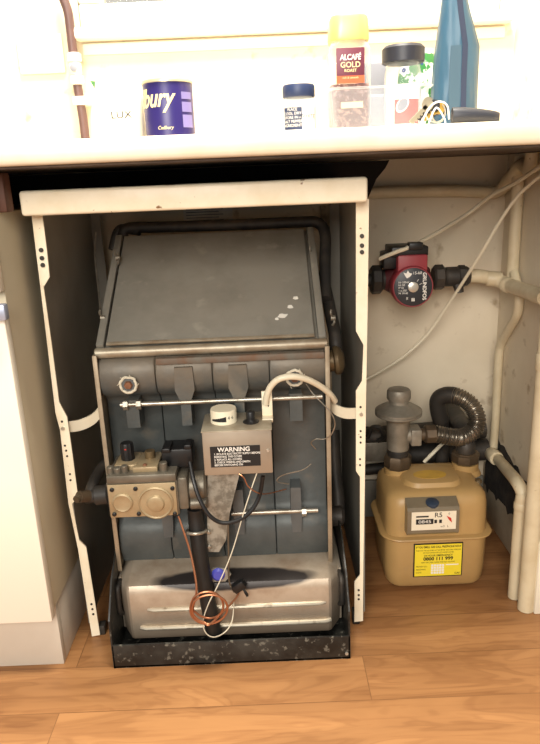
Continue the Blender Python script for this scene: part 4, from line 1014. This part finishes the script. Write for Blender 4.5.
# ---- coffee jar (stands in the tub)
cx, cy = A(349, 70, 1.045).x, 1.055
jw = .030
zc0, zc1 = A(349, 40, 1.03).z, A(349, 14, 1.03).z
t = thing('coffee_jar', (cx, cy, Ei), 'tall square coffee jar with gold cap and maroon label standing in the tub', 'jar')
MB().ring([rrect(cx, cy, jw - .003, jw - .003, .008, Ei), rrect(cx, cy, jw, jw, .009, Ei + .004), rrect(cx, cy, jw, jw, .009, zc0 - .012), rrect(cx, cy, jw * .9, jw * .9, .012, zc0 - .004), rrect(cx, cy, jw * .82, jw * .82, .016, zc0 + .002)]).build('glass_body', 'glass', t)
MB().ring([rrect(cx, cy, jw - .003, jw - .003, .008, Ei + .003), rrect(cx, cy, jw - .0025, jw - .0025, .008, A(349, 84, 1.03).z)]).build('coffee', 'coffee', t)
MB().ring([rrect(cx, cy, jw * .93, jw * .93, .016, zc0), rrect(cx, cy, jw * .95, jw * .95, .016, zc0 + .003), rrect(cx, cy, jw * .92, jw * .92, .018, zc1 - .004), rrect(cx, cy, jw * .86, jw * .86, .016, zc1)]).build('cap', 'goldcap', t)
yl = cy - jw - .0006
la, lc = A(336.5, 84, yl), A(364.5, 47, yl)
lw = MB().box(la.x, lc.x, yl - .0004, yl + .0004, la.z, lc.z, .0002).build('label', 'coffeelabel', t)
MB().box(la.x, lc.x, yl - .0006, yl + .0002, la.z, la.z + (lc.z - la.z) * .22).build('label_band', 'orangeband', lw)
lcx = (la.x + lc.x) / 2; lhh = lc.z - la.z
tt = MB().text('ALCAFÉ', (lcx, yl - .0006, lc.z - lhh * .27), (1, 0, 0), (0, 0, 1), lhh * .22, bold=.025, shear=.1, squeeze=.82)
tt.build('lettering', 'ink', lw, smooth=0)
MB().text('GOLD', (lcx, yl - .0006, lc.z - lhh * .48), (1, 0, 0), (0, 0, 1), lhh * .22, bold=.012).text('ROAST', (lcx, yl - .0006, lc.z - lhh * .64), (1, 0, 0), (0, 0, 1), lhh * .12, bold=.01).text('rich & smooth', (lcx, yl - .0009, lc.z - lhh * .84), (1, 0, 0), (0, 0, 1), lhh * .085).build('gold_lettering', 'goldtext', lw, smooth=0)
MB().box(A(341, 104, yl).x, A(363, 104, yl).x, yl - .0004, yl + .0004, A(350, 108, yl).z, A(350, 102, yl).z).build('lower_label', 'goldtext', t)
# ---- second jar in the tub
cx, cy, R = A(403, 70, 1.075).x, 1.075, .0275
zl0, zl1 = A(403, 61, 1.05).z, A(403, 43, 1.05).z
t = thing('drink_jar', (cx, cy, Ei), 'round jar with black lid and red cup label standing in the tub', 'jar')
MB().lathe([(R - .004, 0), (R, .004), (R, zl0 - Ei - .014), (R * .9, zl0 - Ei - .004), (R * .86, zl0 - Ei + .002)], (cx, cy, Ei), (0, 0, 1), 36).build('glass_body', 'glass', t)
MB().lathe([(R + .002, 0), (R + .004, .001), (R + .004, zl1 - zl0 - .004), (R, zl1 - zl0), (R * .3, zl1 - zl0 + .0005)], (cx, cy, zl0), (0, 0, 1), 36).build('lid', 'fob', t)
lb_ = wrap(cx, cy, R + .0006, -.75, .85, Ei + .004, A(403, 84, 1.05).z).build('label', 'ink', t)
zc2 = A(400, 108, 1.05).z
wrap(cx, cy, R + .0010, -.62, .78, Ei + .006, zc2 + .012).build('red_cup', 'redcup', lb_)
sw = MB()
for rr_, off in ((1., .0014),):
    q = []
    for j in range(24):
        a_ = 2 * PI * j / 24; u_ = -.2 + .34 * math.cos(a_); q.append((cx + (R + off) * math.sin(u_), cy - (R + off) * math.cos(u_), zc2 + .004 + .010 * math.sin(a_) + .004 * math.cos(a_)))
    sw.add(q, [tuple(range(24))])
sw.build('cup_rim', 'ink', lb_)
sw = MB(); q = []
for j in range(24):
    a_ = 2 * PI * j / 24; u_ = -.2 + .26 * math.cos(a_); q.append((cx + (R + .0018) * math.sin(u_), cy - (R + .0018) * math.cos(u_), zc2 + .004 + .0075 * math.sin(a_) + .003 * math.cos(a_)))
sw.add(q, [tuple(range(24))]).build('cup_coffee', 'grey', lb_)
# ---- grey box behind the tub, leafy packet
g0, g1 = A(371, 84, 1.2), A(384, 62, 1.2)
tag(MB().box(g0.x - .02, g1.x + .004, 1.20, 1.25, E, g1.z, .003).build('grey_box', 'grey'), 'grey box behind the tub between the two coffee jars', 'box')
cx = A(417, 80, 1.22).x
t = thing('leafy_packet', (cx, 1.22, E), 'crinkled green and white packet behind the black lidded jar', 'packet')
zt_ = A(420, 47, 1.2).z
b = MB(); L = []
for i in range(12):
    u = i / 11; w = .036 * (1 - .25 * u * u); hh = .018 * math.sin(PI * (.15 + .75 * (1 - u)))
    L.append([(cx + w * math.cos(a_) * (1 + .18 * noise.noise(V((math.cos(a_) * 2, i * .6, 0)))), 1.22 + max(.003, hh) * math.sin(a_) * (1 + .3 * noise.noise(V((a_, i * .5, 4)))), E + u * (zt_ - E) + .004 * noise.noise(V((a_ * 2, i, 9))) * (u > 0)) for a_ in [2 * PI * j / 20 for j in range(20)]])
M['packet'] = mat('green_white_packet', (236, 238, 232), .4, col2=(50, 120, 60), scale=46, amt=1., lo=.5, hi=.54, third=(40, 60, 120), tscale=30, tlo=.6, thi=.63)
b.ring(L).build('packet_body', 'packet', t, smooth=25)
# ---- tall fabric bag
Yb = 1.15
t = thing('cool_bag', (A(455, 100, Yb).x, Yb + .03, E), 'tall petrol blue fabric bag with dark zip behind the keys', 'bag')
oL = [(431.5, 122), (433.5, 82), (436.5, 48), (441, 12), (446, -28)]
oR = [(474, 122), (476, 82), (478, 48), (469, 12), (461, -28)]
loops = []
for (a, b) in zip(oL, oR):
    pa, pb_ = A(a[0], a[1], Yb), A(b[0], b[1], Yb)
    z = (pa.z + pb_.z) / 2; z = max(z, E)
    if a[1] > 100: z = E
    x0, x1 = pa.x, pb_.x; cxx = (x0 + x1) / 2; hx = (x1 - x0) / 2; taper = (z - E)
    hy = max(.012, .040 - .12 * taper)
    loops.append([(cxx + hx * sx, Yb + hy * sy, z) for sx, sy in ((-1, -.45), (-.72, -.8), (-.4, -.95), (0, -1), (.35, -.95), (.7, -.75), (1, -.35), (1, .35), (.7, .8), (0, 1), (-.7, .8), (-1, .45))])
zt_ = loops[-1][0][2] + .03
loops.append([(x * .85 + .15 * loops[-1][3][0], y * .15 + .85 * Yb, zt_) for x, y, _ in loops[-1]])
MB().ring(loops).build('bag_body', 'bag', t, smooth=60)
# zip strip and side panel follow the front face
zs_ = MB(); L = []
for lp in loops[:-1]:
    p_, q_ = V(lp[3]), V(lp[4]); m_ = p_.lerp(q_, .45); w_ = .0042
    L.append([m_ + V((-w_, -.0016, 0)), m_ + V((w_, -.0016, 0)), m_ + V((w_, .003, 0)), m_ + V((-w_, .003, 0))])
zs_.ring(L).build('zip', 'zip', t)
sd_ = MB(); L = []
for lp in loops[:3]:
    p_, q_ = V(lp[2]), V(lp[3]); a_ = p_.lerp(V(lp[1]), .3); b_ = q_ + V((-.0005, 0, 0))
    L.append([a_ + V((0, -.0011, 0)), b_ + V((0, -.0011, 0)), b_ + V((0, .003, 0)), a_ + V((0, .003, 0))])
sd_.ring(L).build('front_panel', 'bag_panel', t)
# ---- keys with fob
kx, ky = A(437, 118, .97).x, .985
t = thing('key_bunch', (kx, ky, E), 'bunch of keys with long black fob lying on the worktop edge', 'keys')
f0, f1 = A(455, 112, .985), A(500, 113, .985)
zf0, zf1 = E + .001, A(475, 105, .985).z
hf = max(.018, zf1 - zf0); xm0, xm1 = f0.x - .004, f1.x
L = []
for i in range(13):
    u = i / 12; x = xm0 + (xm1 - xm0) * u; s_ = math.sin(PI * min(1, .12 + u * .9)) ** .35 * (1 - .25 * u)
    w_ = .011 * s_; h_ = hf * (1 - .28 * u) * (.75 + .25 * s_)
    L.append([(x, ky + w_ * math.cos(a_), E + .001 + h_ / 2 + h_ / 2 * math.sin(a_)) for a_ in [2 * PI * j / 16 for j in range(16)]])
MB().ring(L).build('fob', 'fob', t)
pr = MB()
kr = MB().tube([(kx + .014 * math.cos(a_), ky - .004 + .006 * math.sin(a_), E + .019 + .014 * math.sin(a_)) for a_ in [2 * PI * j / 18 for j in range(18)]], .0011, 6, 2, closed=True)
kr.tube([(kx + .006 + .010 * math.cos(a_), ky + .003 * math.cos(a_), E + .017 + .012 * math.sin(a_)) for a_ in [2 * PI * j / 18 for j in range(18)]], .0010, 6, 2, closed=True)
kr.build('split_ring', 'screw', t)
for k_, (dx, dz, an, m_, L_) in enumerate(((-.020, .006, .75, 'key', .034), (-.010, .007, .62, 'fob', .030), (-.002, .005, .5, 'keygold', .028), (-.014, .010, .95, 'key', .026), (.006, .006, .35, 'fob', .024))):
    mt = Matrix.Translation((kx + dx, ky - .006 + .003 * k_, E + .014 + dz)) @ Matrix.Rotation(-an, 4, 'Y')
    k__ = MB().lathe([(.008, -.001), (.008, .001)], mt @ V((L_ * .35, 0, 0)), (0, 1, 0), 16).box(-L_ * .6, L_ * .3, -.001, .001, -.003, .003, .0004, 1, mt)
    for n_ in range(4): k__.box(-L_ * .55 + n_ * .005, -L_ * .55 + n_ * .005 + .003, -.001, .001, -.0048, -.0025, 0, 1, mt)
    k__.build('key', m_, t)
# white strings tied on the ring
MB().tube([(kx - .022, ky - .012, E + .003), (kx - .010, ky - .014, E + .024), (kx + .002, ky - .013, E + .031), (kx + .014, ky - .012, E + .026), (kx + .018, ky - .010, E + .008)], .0013, 6).tube([(kx - .012, ky - .016, E + .002), (kx - .002, ky - .017, E + .023), (kx + .010, ky - .014, E + .010), (kx + .012, ky - .014, E + .003)], .0012, 6).build('string', 'ink', t)

# ---- wall socket plate and brown pipe with fitting on the wall
p, q = A(22, 75, YW), A(62, 34, YW)
t = thing('wall_plate', (p.x, YW, p.z), 'blank white wall plate left of the brown pipe', 'wall plate')
MB().box(p.x, q.x, YW - .010, YW - .0004, p.z, q.z, .003).build('plate', 'white', t)
for px_ in (28, 56):
    c = A(px_, 54, YW - .01); MB().lathe([(.003, 0), (.002, .001)], (c.x, YW - .0098, c.z), (0, -1, 0), 10).build('screw', 'cream', t)
YP = YW - .030
xp = A(84, 130, YP).x
t = thing('wall_pipe', (xp, YP, WT), 'dark brown painted pipe with brass compression joint going down the left wall', 'pipe')
pts = [A(58, -14, YP), A(63, -2, YP), A(68, 12, YP), A(70.5, 30, YP), A(73, 52, YP), A(77, 82, YP), A(82, 112, YP), A(84, 126, YP), V((A(85, 134, YP).x, YP, WT))]
MB().tube(pts, .0092, 14).build('pipe_run', 'brownpipe', t)
c = A(75.5, 69, YP); dr = (A(77, 82, YP) - A(74, 58, YP)).normalized()
jn = MB().lathe([(.011, -.030), (.0145, -.027), (.0145, -.014), (.011, -.012), (.0125, -.010), (.0125, .010), (.011, .012), (.0145, .014), (.0145, .027), (.011, .030)], c, dr, 8).build('compression_joint', 'paper', t)
cc = c + V((0, -.014, 0)); MB().lathe([(.007, 0), (.007, .002), (.005, .003)], cc, (0, -1, 0), 16).build('valve_screw', 'grey', jn)
c = A(81, 101, YP); MB().box(c.x - .015, c.x + .015, YP - .012, YW - .0005, c.z - .0085, c.z + .0085, .003).build('pipe_clip', 'white', t)

# ================================================================== LIGHT
w = bpy.data.worlds.new('world'); SC.world = w; w.use_nodes = True
bg = w.node_tree.nodes['Background']; bg.inputs[0].default_value = S((255, 250, 242)) + (1,); bg.inputs[1].default_value = .48


def area(name, loc, tgt, size, power, col, sy=None):
    l = bpy.data.lights.new(name, 'AREA'); l.size = size; l.energy = power; l.color = S(col)
    if sy: l.shape = 'RECTANGLE'; l.size_y = sy
    o = bpy.data.objects.new(name, l); COL.objects.link(o); o.location = loc
    o.rotation_euler = (V(tgt) - V(loc)).to_track_quat('-Z', 'Y').to_euler(); return o


area('ceiling_light', (.05, .80, 2.35), (.05, 1.15, .9), .5, 95, (255, 246, 228))
area('room_window_light', (-.5, -1.7, 1.75), (0, 1.1, .4), 1.3, 88, (255, 248, 236))

vs = SC.view_settings
SC.display_settings.display_device = 'sRGB'
vs.view_transform = 'Standard'; vs.look = 'None'; vs.gamma = 1.0; vs.exposure = 0.0; vs.use_curve_mapping = False
